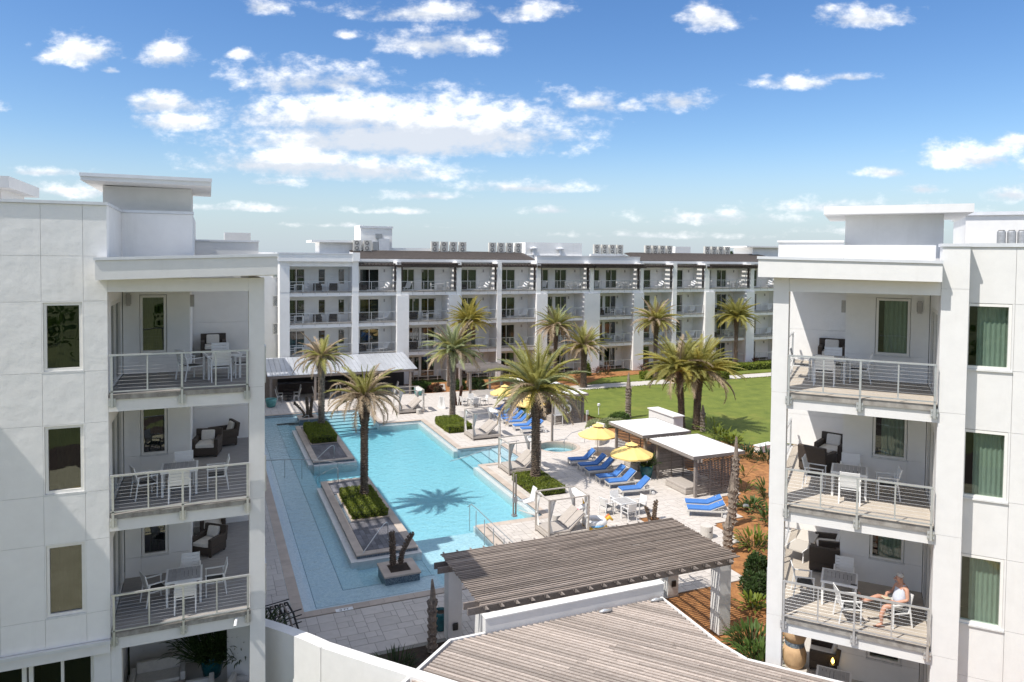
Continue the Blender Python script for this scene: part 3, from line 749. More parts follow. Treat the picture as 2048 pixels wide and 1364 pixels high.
# ================================================================== THE FAR BUILDING
FB = thing('apartment_building', 'long four storey white apartment building across the pool with brown shingle roofs and dark pergolas', 'building', (0, 74.8, 0))
FD = [9.92, 6.72, 3.5, .25]
BAYS = [(7.44, 13.63, 'A', 7.44, 13.63), (14.3, 18.3, 'S', 14.3, 18.3), (18.78, 24.97, 'D', 19.6, 24.0), (25.49, 29.73, 'S', 25.49, 29.73), (30.27, 34.54, 'S', 30.27, 34.54),
        (35.1, 41.5, 'D', 35.9, 40.7), (42.04, 48.51, 'D', 42.8, 47.5), (48.94, 53.26, 'S', 48.94, 53.26), (53.86, 58.14, 'S', 53.86, 58.14), (58.84, 65.44, 'D', 59.6, 64.7), (66.02, 70.8, 'S', 66.02, 70.8), (71.4, 77, 'D', 72, 76.4)]
def far_building():
    p = FB; BD = 2.3
    ends = [6.5] + [b[1] for b in BAYS]
    # columns between the bays; beside the pergola bays the lower piers are wider
    for i, b in enumerate(BAYS):
        c0 = ends[i]; c1 = b[0]
        B(c0, c1, -.12, BD, 9.93, 13.05).obj('pier', 'stucco_far', p)
        lo0 = BAYS[i-1][4] if i else 6.5; lo1 = b[3]
        B(lo0, lo1, -.12 if (lo0 == c0 and lo1 == c1) else -.30, BD, 0, 9.44).obj('pier', 'stucco_far', p)
        B(c0, c1, -.10, BD, 9.445, 9.925).obj('pier', 'stucco_far', p)
    B(77, 77.8, -.12, BD, 0, 13.05).obj('pier', 'stucco_far', p)
    fl = 9
    for bi, (x0, x1, kind, l0, l1) in enumerate(BAYS):
        for fi, dz in enumerate(FD):
            a, b = (x0, x1) if fi == 0 else (l0, l1)
            top = dz + 2.75 if fi else 13.0
            if fi < 3:
                B(a, b, 0.002, .22, dz-.46, dz-.06).obj('slab_edge', 'stucco_far', p)
                B(a, b, .225, BD, dz-.40, dz).obj('floor_slab', 'concrete', p)
                B(a, b, -.05, -.002, dz-.10, dz+.012).obj('deck_trim', 'deckedge', p)
            # back wall with openings
            w = MB(); ops = []
            if kind == 'A': ops = [(a+.05, a+1.75, 0, 2.3), (a+3.1, a+3.85, .65, 2.3), (a+5.15, a+5.85, .65, 2.3)]
            elif kind == 'S': ops = [(a+.55, a+2.65, 0, 2.3)]
            else:
                m = (b - a)
                ops = [(a+.12*m-.15, a+.12*m+1.35, 0, 2.3), (a+.46*m, a+.46*m+1.6, 0, 2.3)]
            x = a
            for (o0, o1, s, h) in ops:
                w.box(x, o0, BD, BD+.25, dz, top)
                if s: w.box(o0, o1, BD, BD+.25, dz, dz+s)
                w.box(o0, o1, BD, BD+.25, dz+h, top); x = o1
                window(p, o0, BD+.06, dz+s+.005, o1-o0, h-s-.01, fr=.07, panes=2 if s == 0 else 1, name='balcony_door' if s == 0 else 'window', glass='glass_dark', sill=False)
            w.box(x, b, BD, BD+.25, dz, top)
            w.obj('back_wall', 'stucco_far', p)
            for q in range(2 if kind == 'D' else 1):
                B(b-.85-q*2.4, b-.72-q*2.4, BD-.09, BD-.004, dz+1.95, dz+2.25).obj('wall_lamp', 'lamp', p)
            # railing
            r = MB(); r.box(a, b, .03, .075, dz+1.0, dz+1.05); r.box(a, b, .035, .07, dz+.08, dz+.11)
            ro = r.obj('balcony_railing', 'steel', p)
            n = max(3, round((b - a) / 1.15)); pm = MB()
            for k in range(n + 1):
                xx = a + .04 + (b - a - .08) * k / n
                B(xx-.022, xx+.022, .03-.06, .074-.06, dz-(.3 if fi < 3 else 0), dz+1.0).obj('post', 'steel', ro)
            cm = MB()
            for k in range(8): cm.box(a, b, .05, .056, dz+.2+k*.1, dz+.206+k*.1)
            cm.obj('cables', 'steel', ro)
            if fi:
                B(a, b, .24, BD, top+.0, top+.02).obj('balcony_ceiling', 'soffit', p)
    # top floor: open slats over the balconies, white fascia, shingle roofs, dark pergolas
    for bi, (x0, x1, kind, l0, l1) in enumerate(BAYS):
        if kind == 'A': continue
        x = x0 + .1
        while x < x1: B(x, x+.13, -.3 if kind == 'S' else -1.15, BD-.02, 12.72, 12.86).obj('pergola_slat', 'wood_dark', p); x += .36
        if kind == 'D':
            for v in (-.95, -.25, .6): B(x0-.45, x1+.3, v, v+.14, 12.45, 12.715).obj('pergola_beam', 'wood_dark', p)
            for k in range(int((x1 - x0 + .7) / .36)): B(x0-.42+k*.36, x0-.34+k*.36, -1.25, .3, 12.865, 12.95).obj('pergola_batten', 'wood_dark', p)
            for xx in (x0+.02, x1-.22): B(xx, xx+.2, .10, .30, 9.93, 12.445).obj('pergola_post', 'wood_dark', p)
        else:
            B(x0, x1, -.22, -.08, 12.52, 12.715).obj('pergola_beam', 'wood_dark', p)
            B(x1-.2, x1-.02, .10, .28, 9.93, 12.715).obj('pergola_post', 'wood_dark', p)
    def roof(x0, x1, z1):
        MB().hexa([(x0, 1.7, 13.28), (x1, 1.7, 13.28), (x1, 5.2, z1), (x0, 5.2, z1), (x0, 1.75, 13.40), (x1, 1.75, 13.40), (x1-1.0, 5.2, z1+.1), (x0+1.0 if x0 > 20 else x0, 5.2, z1+.1)]).obj('shingle_roof', 'shingle', p)
        for k in range(9):
            t = k / 9.0; B(x0+.05, x1-.05-t*.95, 1.76+t*3.4, 1.80+t*3.4, 13.40+t*(z1-13.3), 13.425+t*(z1-13.3)).obj('shingle_course', 'shingle', p)
        B(x0, x1, 1.45, 1.69, 13.0, 13.30).obj('gutter', 'stucco_far', p)
    roof(14.3, 35.2, 14.15); roof(49.3, 72, 14.3)
    B(35.2, 49.3, 1.3, 1.9, 12.9, 13.75).obj('parapet', 'stucco_far', p)
    B(35.15, 49.35, 1.25, 1.95, 13.752, 13.82).obj('coping', 'coping', p)
    B(14.3, 72, 1.95, 2.6, 12.7, 13.25).obj('wall_head', 'stucco_far', p)
    # left end block
    MB().hexa([(6.3, -.45, 13.0), (14.28, -.45, 13.0), (14.28, BD, 13.0), (6.3, BD, 13.0), (6.3, -.45, 13.75), (14.28, -.45, 13.75), (14.28, BD, 13.75), (6.3, BD, 13.75)]).obj('balcony_roof', 'stucco_far', p)
    B(6.25, 14.3, -.5, BD, 13.752, 13.86).obj('coping', 'coping', p)
    B(7.44, 13.63, 0, .25, 12.5, 12.99).obj('beam', 'stucco_far', p)
    B(13.63, 14.35, -.55, 1.6, 13.06, 13.95).obj('parapet_end', 'stucco_far', p)
    B(4.6, 6.49, 2.6, 9, 0, 13.7).obj('end_wall', 'stucco_far', p)
    for z in (11.3, 8.3, 5.45): window(p, 6.02, 2.57, z, .55, 1.15 if z < 11 else .6, curtain=False, glass='glass_dark', sill=False)
    B(1.3, 4.59, 2.2, 9, 0, 13.4).obj('end_wall', 'stucco_far', p)
    # roof deck and bodies
    B(4.7, 78, 5.3, 16, 13.2, 13.9).obj('flat_roof', 'cab_roof', p)
    B(4.7, 78, 4.2, 16, 0, 13.2).obj('building_core', 'room', p)
    # things built on the roof
    B(11.13, 15.0, 5.6, 9, 13.9, 15.05).obj('stair_block', 'stucco_far', p); B(10.2, 15.4, 4.9, 9.4, 15.053, 15.28).obj('stair_block_roof', 'stucco_far', p)
    MB().box(15.55, 19.1, 5.4, 5.7, 13.9, 16.7).box(15.55, 15.85, 5.71, 9, 13.9, 17.05).box(18.8, 19.1, 5.71, 9, 13.9, 17.0).box(15.86, 18.79, 8.7, 9, 13.9, 16.9).obj('lift_tower', 'stucco_far', p)
    B(15.45, 19.2, 5.3, 5.5, 16.702, 16.95).obj('coping', 'coping', p)
    B(17.55, 18.75, 5.2, 5.36, 13.95, 15.55).obj('roof_door', 'coping', p); B(16.9, 17.5, 5.2, 5.36, 13.95, 15.2).obj('roof_vent', 'galv', p); B(17.2, 17.9, 5.22, 5.38, 15.56, 16.1).obj('roof_vent', 'galv', p)
    B(19.2, 25.5, 5.6, 6.0, 13.9, 14.55).obj('parapet', 'stucco_far', p)
    B(35.6, 43.4, 5.5, 10, 13.9, 15.45).obj('plant_room', 'stucco_far', p); B(57.6, 60.1, 5.6, 8, 13.9, 15.25).obj('plant_room', 'stucco_far', p)
    B(70.2, 75, 5.0, 9, 13.9, 15.3).obj('plant_room', 'stucco_far', p); B(68.6, 75.5, 4.4, 9.4, 15.302, 15.5).obj('plant_room_roof', 'stucco_far', p)
    for x in (36.6, 40.2): MB().tube([(x, 5.2, 13.9), (x, 5.2, 14.6)], .2, 10).lathe([(.45, 14.6), (.5, 14.75), (.1, 14.95)], 10, (x, 5.2, 0)).obj('roof_vent', 'coping', p)
far_building()
def ac_proto():
    t = thing('air_conditioner', '', 'air conditioner')
    B(-.46, .46, -.19, .19, .06, 1.28).obj('case', 'ac', t)
    for z in (.36, .97):
        f = MB().lathe([(.25, 0), (.25, .02)], 16).xf(Matrix.Translation((-.06, -.192, z)) @ Matrix.Rotation(PI/2, 4, 'X')).obj('fan_grille', 'ac_fan', t)
        MB().lathe([(.09, 0), (.09, .02)], 10).xf(Matrix.Translation((-.06, -.214, z)) @ Matrix.Rotation(PI/2, 4, 'X')).obj('fan_hub', 'ac', f)
    MB().box(-.46, -.38, -.19, .19, 0, .057).box(.38, .46, -.19, .19, 0, .057).obj('feet', 'galv', t)
    return t
ACP = Proto(ac_proto)
_ordn = ['first', 'second', 'third', 'fourth']
for gi, (x0, n, where) in enumerate(((14.55, 2, 'beside the roof lift tower'), (23.5, 4, 'above the second pergola from the left'), (30.6, 4, 'left of the long white plant room'), (44.8, 4, 'above the flat white parapet'), (52.4, 4, 'above the right shingle roof start'), (61.9, 4, 'at the far right roof end'))):
    for k in range(n):
        ACP.put((x0 + .5 + k * 1.12, 79.9 if gi else 79.6, 14.12), 0, '%s beige air conditioner from the left %s' % (_ordn[k], where), 'air conditioners on the far roof', sc=.95)
for x0, x1 in ((23.2, 28.2), (30.4, 35.3), (44.4, 49.4), (52.2, 57.2), (61.7, 66.6), (14.3, 15.5)):
    B(x0, x1, 4.85, 5.35, 13.88, 14.11).obj('unit_plinth', 'stucco_far', FB)
rc = Proto(lambda: (lambda t: (MB().lathe([(.125, 0), (.125, .95), (.11, 1.0)], 14).obj('case', 'galv', t), MB().lathe([(.09, 1.001), (.09, 1.03)], 12).obj('fan_grille', 'ac_fan', t), t)[2])(thing('roof_flue', '', 'flue')))
for k in range(6):
    rc.put(RW(3.9 + k * .28, 6.9, 13.62), 0, '%s slim round grey flue from the left on the right building roof' % ['first', 'second', 'third', 'fourth', 'fifth', 'sixth'][k], 'round flues on the right roof')

# ================================================================== GROUND
def sheet(name, polys, z, m, kind='structure'):
    s = MB()
    for poly in polys:
        a = sum(poly[i][0]*poly[(i+1) % len(poly)][1] - poly[(i+1) % len(poly)][0]*poly[i][1] for i in range(len(poly)))
        if a < 0: poly = poly[::-1]
        s.quad(*[(q[0], q[1], z) for q in poly])
    o = s.obj(name, m); o['kind'] = kind; return o
def rect(a, b, c, d): return [(a, c), (b, c), (b, d), (a, d)]
G = 4000
sheet('ground', [rect(-G, G, -G, 24), rect(-G, 0, 24, 66), rect(28, G, 24, 66), rect(-G, G, 66, G)], -.06, 'ground')
sheet('planting_bed', [rect(7.8, 60, 6, 24), rect(20.9, 28, 24, 34), rect(28, 80, 24, 66), rect(4, 80, 66, 74.7), rect(27, 28, 49, 66)], -.046, 'mulch')
sheet('soil_bed', [rect(3.0, 7.79, 17, 24)], -.046, 'soil')
sheet('lawn', [[(31.5, 51.5), (30.3, 53.5), (29.8, 58), (29.5, 65.3), (95, 65.3), (95, 40.4), (37.6, 40.6), (36.0, 42.2), (33.6, 46.5)], [(37, 67.8), (95, 67.8), (95, 72.2), (50, 72.2), (41, 71)]], -.034, 'grass')
sheet('path', [rect(28.2, 47.2, 65.3, 67.8), rect(54.5, 95, 65.5, 67.6)], -.026, 'concrete')
sheet('driveway', [rect(-60, 60, -9, 12)], -.05, 'asphalt')
sheet('soil_bed', [rect(-60, 60, -15, -9.01)], -.05, 'soil')
yl = MB()
for k in range(40):
    a0, a1 = PI*(.1 + .8*k/40), PI*(.1 + .8*(k+1)/40)
    yl.hexa([(r*math.cos(a)*1.9 - 5, 14 - r*1.5*math.sin(a), z) for z in (-.055, .05) for (a, r) in ((a0, 12), (a1, 12), (a1, 11.6), (a0, 11.6))])
o = yl.obj('kerb', 'yellowpaint'); o['kind'] = 'structure'

POOL = [(3.3, 27.9), (12.4, 27.9), (12.4, 33.9), (16.2, 33.9), (16.2, 43.9), (19.5, 43.9), (19.5, 48.0), (16.2, 48.0), (16.2, 57.6), (12.7, 57.6), (12.7, 63.7), (3.3, 63.7)]
DO = [(.2, 24.5), (1.9, 22.4), (4.0, 24.1), (7.75, 24.1), (7.75, 20.0), (14.0, 20.0), (14.0, 14.6), (16.7, 14.6), (16.7, 23.8), (21.0, 23.95), (21.4, 27.0), (23.6, 27.2), (23.9, 29.6), (25.95, 29.9), (26.4, 32.9), (28.4, 33.0), (28.4, 50.4), (29, 52), (28.6, 58), (27, 60), (27, 68.8), (19.5, 68.8), (19.5, 74), (1.2, 74), (.2, 66)]
def inpoly(x, y, P):
    c = False; n = len(P)
    for i in range(n):
        x1, y1 = P[i]; x2, y2 = P[(i+1) % n]
        if (y1 > y) != (y2 > y) and x < (x2-x1)*(y-y1)/(y2-y1)+x1: c = not c
    return c
CW = .42
def inpool(x, y):          # pool with its coping band
    return (3.3-CW < x < 12.4+CW and 27.9-CW < y < 63.7+CW and (x < 12.4+CW)) or (3.3 < x < 16.2+CW and 33.9-CW < y < 57.6+CW) or (15 < x < 19.5+CW and 43.9-CW < y < 48.0+CW)
HEDGES = {'h3': (16.95, 19.0, 52.5, 56.4), 'h4': (17.05, 19.0, 36.7, 40.2)}
SPA = (23.1, 46.05, 1.4)
def deckcell(x, y):
    if not inpoly(x, y, DO) or inpool(x, y): return False
    for (a, b, c, d) in HEDGES.values():
        if a < x < b and c < y < d: return False
    if math.hypot(x-SPA[0], y-SPA[1]) < SPA[2]+.12: return False
    if 20.7 < x < 21.7 and 30.8 < y < 31.7: return False
    return True
def build_deck():
    U = .205; X0, Y0 = .2, 14.5
    nx, ny = int(29.2 / U), int(59.6 / U)
    ok = [[deckcell(X0 + (i+.5)*U, Y0 + (j+.5)*U) for i in range(nx)] for j in range(ny)]
    base = MB(); act = {}
    for j in range(ny + 1):
        runs = []
        if j < ny:
            i = 0
            while i < nx:
                if ok[j][i]:
                    k = i
                    while k < nx and ok[j][k]: k += 1
                    runs.append((i, k)); i = k
                else: i += 1
        for r in list(act):
            if r not in runs:
                j0 = act.pop(r); base.box(X0+r[0]*U, X0+r[1]*U, Y0+j0*U, Y0+j*U, -.35, -.010)
        for r in runs: act.setdefault(r, j)
    deck = base.obj('pool_deck', 'paver_joint'); deck['kind'] = 'structure'
    used = [[not ok[j][i] for i in range(nx)] for j in range(ny)]
    sizes = [(3, 3), (3, 2), (2, 3), (3, 2), (2, 2), (4, 3), (2, 1), (1, 2), (1, 1)]
    wts = [5, 4, 4, 3, 3, 3, .6, .6, .3]
    rr = random.Random(3); tiles = []
    for j in range(ny):
        for i in range(nx):
            if used[j][i]: continue
            order = rr.choices(range(9), wts, k=6) + [4, 6, 7, 8]
            for s in order:
                w, h = sizes[s]
                if i+w > nx or j+h > ny: continue
                if all(not used[j+b][i+a] for a in range(w) for b in range(h)):
                    for a in range(w):
                        for b in range(h): used[j+b][i+a] = True
                    tiles.append((i, j, w, h)); break
    def key(t):
        x, y = X0 + t[0]*U, Y0 + t[1]*U
        hid = (7.6 < x < 17.5 and y < 27.6) or x < 1.9 or y < 20
        return (hid, math.hypot(x, y) - 6*(t[2]*t[3] > 5))
    tiles.sort(key=key)
    g = .009; rest = MB(); cache = {}
    for n, (i, j, w, h) in enumerate(tiles):
        x, y = X0 + i*U, Y0 + j*U; dz = rr.uniform(-.002, .002)
        if n < 300:
            if (w, h) not in cache: cache[(w, h)] = B(g, w*U-g, g, h*U-g, -.0095, 0).mesh('paver', 'paver')
            inst('paver', cache[(w, h)], deck, (x, y, dz))
        else: rest.box(x+g, x+w*U-g, y+g, y+h*U-g, -.0095, dz)
    o = rest.obj('pavers', 'paver', deck); o['kind'] = 'stuff'
build_deck()

# ================================================================== POOL
WZ = -.10
SP = thing('swimming_pool', 'large turquoise swimming pool with a shallow beach entry and two planted islands', 'pool'); SP['kind'] = 'structure'
del SP['category']
def pool():
    p = SP
    # stepped plaster floors
    fl = MB()
    fl.box(9.0, 12.4, 27.95, 34, -1.7, -.40); fl.box(6.0, 16.2, 34.0, 57.6, -1.9, -.66)
    fl.box(6.0, 9.0, 29.65, 34.0, -1.9, -.42)
    fl.obj('pool_floor', 'plaster', p)
    b = MB()
    b.hexa([(3.3, 27.9, -.5), (3.8, 28.4, -.5), (3.8, 63.7, -.5), (3.3, 63.7, -.5), (3.3, 27.9, -.004), (3.8, 28.4, -.18), (3.8, 63.7, -.18), (3.3, 63.7, -.004)])
    b.hexa([(3.3, 27.9, -.51), (12.4, 27.9, -.51), (12.4, 28.4, -.51), (3.8, 28.4, -.51), (3.3, 27.9, -.004), (12.4, 27.9, -.004), (12.4, 28.4, -.18), (3.8, 28.4, -.18)])
    b.box(3.8, 5.05, 28.4, 63.7, -.9, -.22); b.box(5.05, 9.0, 28.4, 29.65, -.9, -.221)
    b.box(5.05, 6.0, 29.65, 61.3, -1, -.33); b.box(5.05, 9.0, 61.3, 63.7, -1, -.222); b.box(6.0, 9.0, 57.6, 61.3, -1.3, -.40)
    b.obj('beach_floor', 'plaster', p)
    for k in range(7):
        y1 = 63.7 - k*.88; B(9.0, 12.7, y1-.88 if k < 6 else 57.6, y1, -1.9, -.20-.07*k).obj('pool_step', 'plaster', p)
        if k < 6: B(9.0, 12.7, y1-.90, y1-.87, -.25-.07*k, -.195-.07*k).obj('step_tile', 'step_line', p)
    for k in range(4):
        x1 = 19.5 - k*.8; B(x1-.8, x1, 43.9, 48.0, -1.9, -.22-.12*k).obj('pool_step', 'plaster', p); B(x1-.805, x1-.79, 43.9, 48.0, -.27-.12*k, -.212-.12*k).obj('step_tile', 'step_line', p)
    B(9.9, 12.4, 28.45, 30.5, -.399, -.30).obj('pool_step', 'plaster', p)
    # nosing lines of the beach shelves
    MB().box(3.80, 3.83, 28.4, 63.7, -.26, -.176).box(3.83, 12.4, 28.39, 28.42, -.26, -.178).obj('step_tile', 'step_line', p)
    MB().box(5.04, 5.07, 29.65, 61.3, -.4, -.214).box(5.07, 9.0, 29.64, 29.67, -.4, -.215).box(5.07, 9.0, 61.30, 61.33, -.4, -.216).obj('step_tile', 'step_line', p)
    # walls and the pale submerged ledge
    w = MB()
    for i in range(2, len(POOL) - 1):
        a, c = POOL[i-1], POOL[i]; w.quad((*a, -1.9), (*c, -1.9), (*c, -.012), (*a, -.012))
    a, c = POOL[-2], POOL[-1]; w.quad((*a, -1.9), (*c, -1.9), (*c, -.012), (*a, -.012))
    w.obj('pool_wall', 'plaster', p)
    led = MB()
    for q in ((15.9, 16.195, 48.0, 57.3), (15.9, 16.195, 34.2, 43.9), (12.7, 16.195, 57.3, 57.595), (12.41, 16.195, 33.905, 34.2)): led.box(q[0], q[1], q[2], q[3], -.659, -.16)
    led.obj('pool_ledge', 'wet_edge', p)
    # coping stones round the deck edge
    def run(x0, y0, x1, y1, out):
        L = math.hypot(x1-x0, y1-y0); n = max(1, round(L/.62)); dx, dy = (x1-x0)/L, (y1-y0)/L
        for k in range(n):
            a, c = L*k/n + .004, L*(k+1)/n - .004
            pts = [(x0+dx*a, y0+dy*a), (x0+dx*c, y0+dy*c), (x0+dx*c+out[0], y0+dy*c+out[1]), (x0+dx*a+out[0], y0+dy*a+out[1])]
            MB().prism(pts, -.05, .006+random.uniform(-.001, .001)).obj('coping_stone', 'coping_stone', p)
    c = CW
    run(3.3, 27.9-c, 3.3, 63.7, (-c, 0)); run(3.3, 27.9, 12.4, 27.9, (0, -c)); run(12.4, 27.9, 12.4, 33.9-c, (c, 0)); run(12.4, 33.9, 16.2+c, 33.9, (0, -c))
    run(16.2, 33.9, 16.2, 43.9-c, (c, 0)); run(16.2, 43.9, 19.5, 43.9, (0, -c)); run(19.5, 43.9-c, 19.5, 48+c, (c, 0)); run(19.5, 48, 16.2, 48, (0, c))
    run(16.2, 48+c, 16.2, 57.6+c, (c, 0)); run(16.2, 57.6, 12.7, 57.6, (0, c)); run(12.7, 57.6+c, 12.7, 63.7, (c, 0)); run(12.7+c, 63.7, 2.9, 63.7, (0, c))
    run(2.9, 27.9-c, 2.9+.4, 27.9-c, (0, .0001)) if False else None
pool()
wt = MB(); wt.prism(POOL, -1.95, WZ); wt_o = wt.obj('pool_water', 'water'); wt_o['kind'] = 'structure'

def digits(parent, txt, loc, size, m='dark', rz=0):
    cu = bpy.data.curves.new('depth_mark', 'FONT'); cu.body = txt; cu.size = size; cu.extrude = .001; cu.align_x = 'CENTER'
    t = bpy.data.objects.new('tmp', cu); col.objects.link(t)
    me = bpy.data.meshes.new_from_object(t.evaluated_get(bpy.context.evaluated_depsgraph_get())); bpy.data.objects.remove(t)
    me.materials.clear(); me.materials.append(M[m])
    return inst('depth_mark', me, parent, loc, (0, 0, rz))
for (x, y, t) in ((4.75, 27.55, '0 FT'), (9.9, 63.86, '1.5 FT')):
    pl = B(x-.33, x+.33, y-.12, y+.12, .0065, .0105).obj('depth_tile', 'white', SP); digits(pl, t, (x, y-.075, .0115), .2)

def island(name, label, x0, x1, y0, y1, hedge, slates, ledge_front):
    t = thing(name, label, 'island')
    B(x0-.32, x0-.001, y0-.3 if ledge_front else y0, y1-.6, -1.5, -.045).obj('wet_ledge', 'wet_edge', t)
    B(x0, x1+.12, y0-.32, y0-.001, -1.5, -.05).obj('wet_ledge', 'wet_edge', t)
    B(x1+.001, x1+.14, y0, y1-.3, -1.5, -.055).obj('wet_ledge', 'wet_edge', t)
    B(x0, x1, y0, y1, -1.6, .075).obj('platform', 'mosaic', t)
    hx0, hx1, hy0, hy1 = hedge
    # stone kerb slabs round the edge, slate paving inside
    def slabs(a, b, c, d, n, ax):
        for k in range(n):
            if ax == 'x': q = (a+(b-a)*k/n+.004, a+(b-a)*(k+1)/n-.004, c, d)
            else: q = (a, b, c+(d-c)*k/n+.004, c+(d-c)*(k+1)/n-.004)
            B(q[0], q[1], q[2], q[3], .076, .125+random.uniform(-.002, .002)).obj('kerb_slab', 'coping_stone', t)
    slabs(x0-.03, x0+.36, y0+.36, y1-.36, round((y1-y0)/.9), 'y'); slabs(x1-.36, x1+.03, y0+.36, y1-.36, round((y1-y0)/.9), 'y')
    slabs(x0-.03, x1+.03, y0-.03, y0+.355, 3, 'x'); slabs(x0-.03, x1+.03, y1-.355, y1+.03, 3, 'x')
    for (sx0, sx1, sy0, sy1) in slates:
        x = sx0
        while x < sx1-.05:
            y = sy0 - random.uniform(0, .5); w = min(.24, sx1-x)
            while y < sy1-.05:
                a, b = max(y, sy0), min(y+.72, sy1)
                if b-a > .06: B(x+.005, x+w-.005, a+.005, b-.005, .076, .118+random.uniform(-.002, .002)).obj('slate_paver', 'slate', t)
                y += .72
            x += .24
    B(hx0-.12, hx1+.12, hy0-.12, hy1+.12, .0765, .16).obj('planter_kerb', 'coping_stone', t)
    B(hx0-.02, hx1+.02, hy0-.02, hy1+.02, .161, .175).obj('planter_soil', 'soil', t)
    return t
ISL2 = island('pool_island', 'stone and slate island with sunlit hedge and palm in the near half of the pool', 6.1, 8.9, 32.1, 43.5, (6.75, 8.5, 36.5, 40.8), [(6.48, 8.52, 32.5, 36.3), (6.48, 8.52, 41.0, 43.12)], True)
ISL1 = island('pool_island', 'stone and slate island in full shade in the far half of the pool', 6.25, 8.9, 47.85, 58.5, (6.75, 8.5, 52.45, 57.3), [(6.62, 8.52, 48.25, 52.3), (6.62, 8.52, 57.5, 58.1)], False)
def curved_rail(label, a, b, h=.85, drop=.5):
    t = thing('grab_rail', label, 'handrail'); a = Vector(a); b = Vector(b); d = b - a
    pts = [a + d*1.0 + Vector((0, 0, -drop)), a + d*1.02 + Vector((0, 0, .05)), a + d*.95 + Vector((0, 0, .16)), a + d*.3 + Vector((0, 0, h-.12)), a + d*.12 + Vector((0, 0, h)), a + Vector((0, 0, h)), a + d*-.05 + Vector((0, 0, h-.1)), a + d*-.05]
    MB().tube(pts, .022, 6).obj('rail_tube', 'steel', t, True)
    MB().lathe([(.05, .0), (.05, .02)], 10, a + d*-.05).obj('foot_plate', 'steel', t)
    return t
curved_rail('bent steel grab rail on the near corner of the sunlit island', (7.75, 33.4, .12), (6.35, 32.2, .0))
curved_rail('bent steel grab rail at the far end of the sunlit island', (7.0, 43.1, .12), (6.0, 44.6, .0))
curved_rail('bent steel grab rail on the near end of the shaded island', (7.6, 48.4, .12), (6.3, 48.0, .0))
curved_rail('bent steel grab rail beside the far bird of paradise planter', (7.2, 58.2, .12), (6.4, 59.6, .0))
def long_rail(label, pts, posts, drop=.5, r=.022):
    t = thing('handrail', label, 'handrail')
    MB().tube(pts, r, 6).obj('rail_tube', 'galv', t, True)
    for (x, y, z, zz) in posts: MB().tube([(x, y, z), (x*1.0, y, zz)], r*.9, 6).obj('post', 'galv', t)
    return t
lr = [(3.0, 46.6, .9), (4.0, 46.3, .92), (5.2, 46.0, .9), (6.4, 45.6, .82), (7.6, 45.3, .6), (8.6, 45.0, .35)]
long_rail('long curved steel handrail wading across the shaded shallow water', lr, [(4.3, 46.2, -.25, .91), (5.3, 45.95, -.45, .89), (6.3, 45.6, -.6, .82), (7.4, 45.35, -.9, .64)])
long_rail('curved dark handrail at the pool steps by the weathered trellis roof', [(12.42, 35.1, .55), (12.44, 34.6, .85), (12.45, 33.6, .88), (12.46, 32.2, .86), (12.47, 31.0, .86), (12.48, 29.4, .86), (12.5, 28.3, .86)], [(12.42, 34.8, -.6, .75), (12.3, 33.5, -.45, .87), (12.3, 32.3, -.45, .86), (12.3, 31.1, -.45, .86), (12.3, 29.8, -.45, .86)])
long_rail('steel handrail at the far deep steps beside the terrace corner', [(12.6, 63.2, .85), (12.55, 62.0, .85), (12.5, 60.0, .5), (12.45, 58.6, .1), (12.4, 57.9, -.2)], [(12.6, 63.2, 0, .85), (12.52, 60.6, -.5, .62)])
long_rail('sloping steel handrail at the side steps between two daybeds', [(19.8, 45.4, .9), (18.6, 45.4, .85), (17.2, 45.5, .45), (16.0, 45.6, .1), (14.9, 45.8, -.15)], [(19.6, 45.4, 0, .9), (17.6, 45.45, -.7, .58)])
long_rail('curved steel handrail arching into the round spa', [(25.6, 46.4, .75), (25.2, 46.4, .95), (24.4, 46.3, .85), (23.8, 46.2, .5), (23.6, 46.1, .2)], [(25.5, 46.4, 0, .85), (23.7, 46.15, -.4, .35)])

def planter(label, x0, x1, y0, y1, h=.30):
    t = thing('planter', label, 'planter')
    B(x0, x1, y0, y1, -1.2, h-.07).obj('tiled_wall', 'mosaic', t)
    k = .30
    for q in ((x0-.05, x1+.05, y0-.05, y0+k), (x0-.05, x1+.05, y1-k, y1+.05), (x0-.05, x0+k, y0+k+.004, y1-k-.004), (x1-k, x1+.05, y0+k+.004, y1-k-.004)):
        B(*q, h-.069, h).obj('coping_stone', 'coping_stone', t)
    B(x0+k+.003, x1-k-.003, y0+k+.003, y1-k-.003, h-.069, h-.04).obj('soil_bed', 'soil', t)
    return t
planter('low square stone planter with two bare palm stumps in the near shallow water', 6.78, 8.26, 29.4, 30.85, .16)
planter('stone planter with dark spiky stumps at the far end of the pool', 6.8, 8.3, 60.55, 62.2, .2)

def spa():
    t = thing('spa', 'round sunken spa with curved benches beside the blue loungers', 'hot tub', (SPA[0], SPA[1], 0)); r = SPA[2]
    MB().lathe([(r, -1.0), (r, .012), (r+.25, .012), (r+.25, -.04)], 48, cap=False).obj('rim', 'coping_stone', t)
    MB().lathe([(r-.001, -.45), (r-.55, -.45), (r-.55, -.9), (.01, -.9)], 40, cap=False).obj('bench', 'plaster', t)
    MB().lathe([(r-.52, -.448), (r-.56, -.447)], 40, cap=False).obj('bench_nosing', 'step_line', t)
    MB().lathe([(r-.002, -1.05), (r-.002, -.13)], 48).obj('spa_water', 'water', t)
spa()

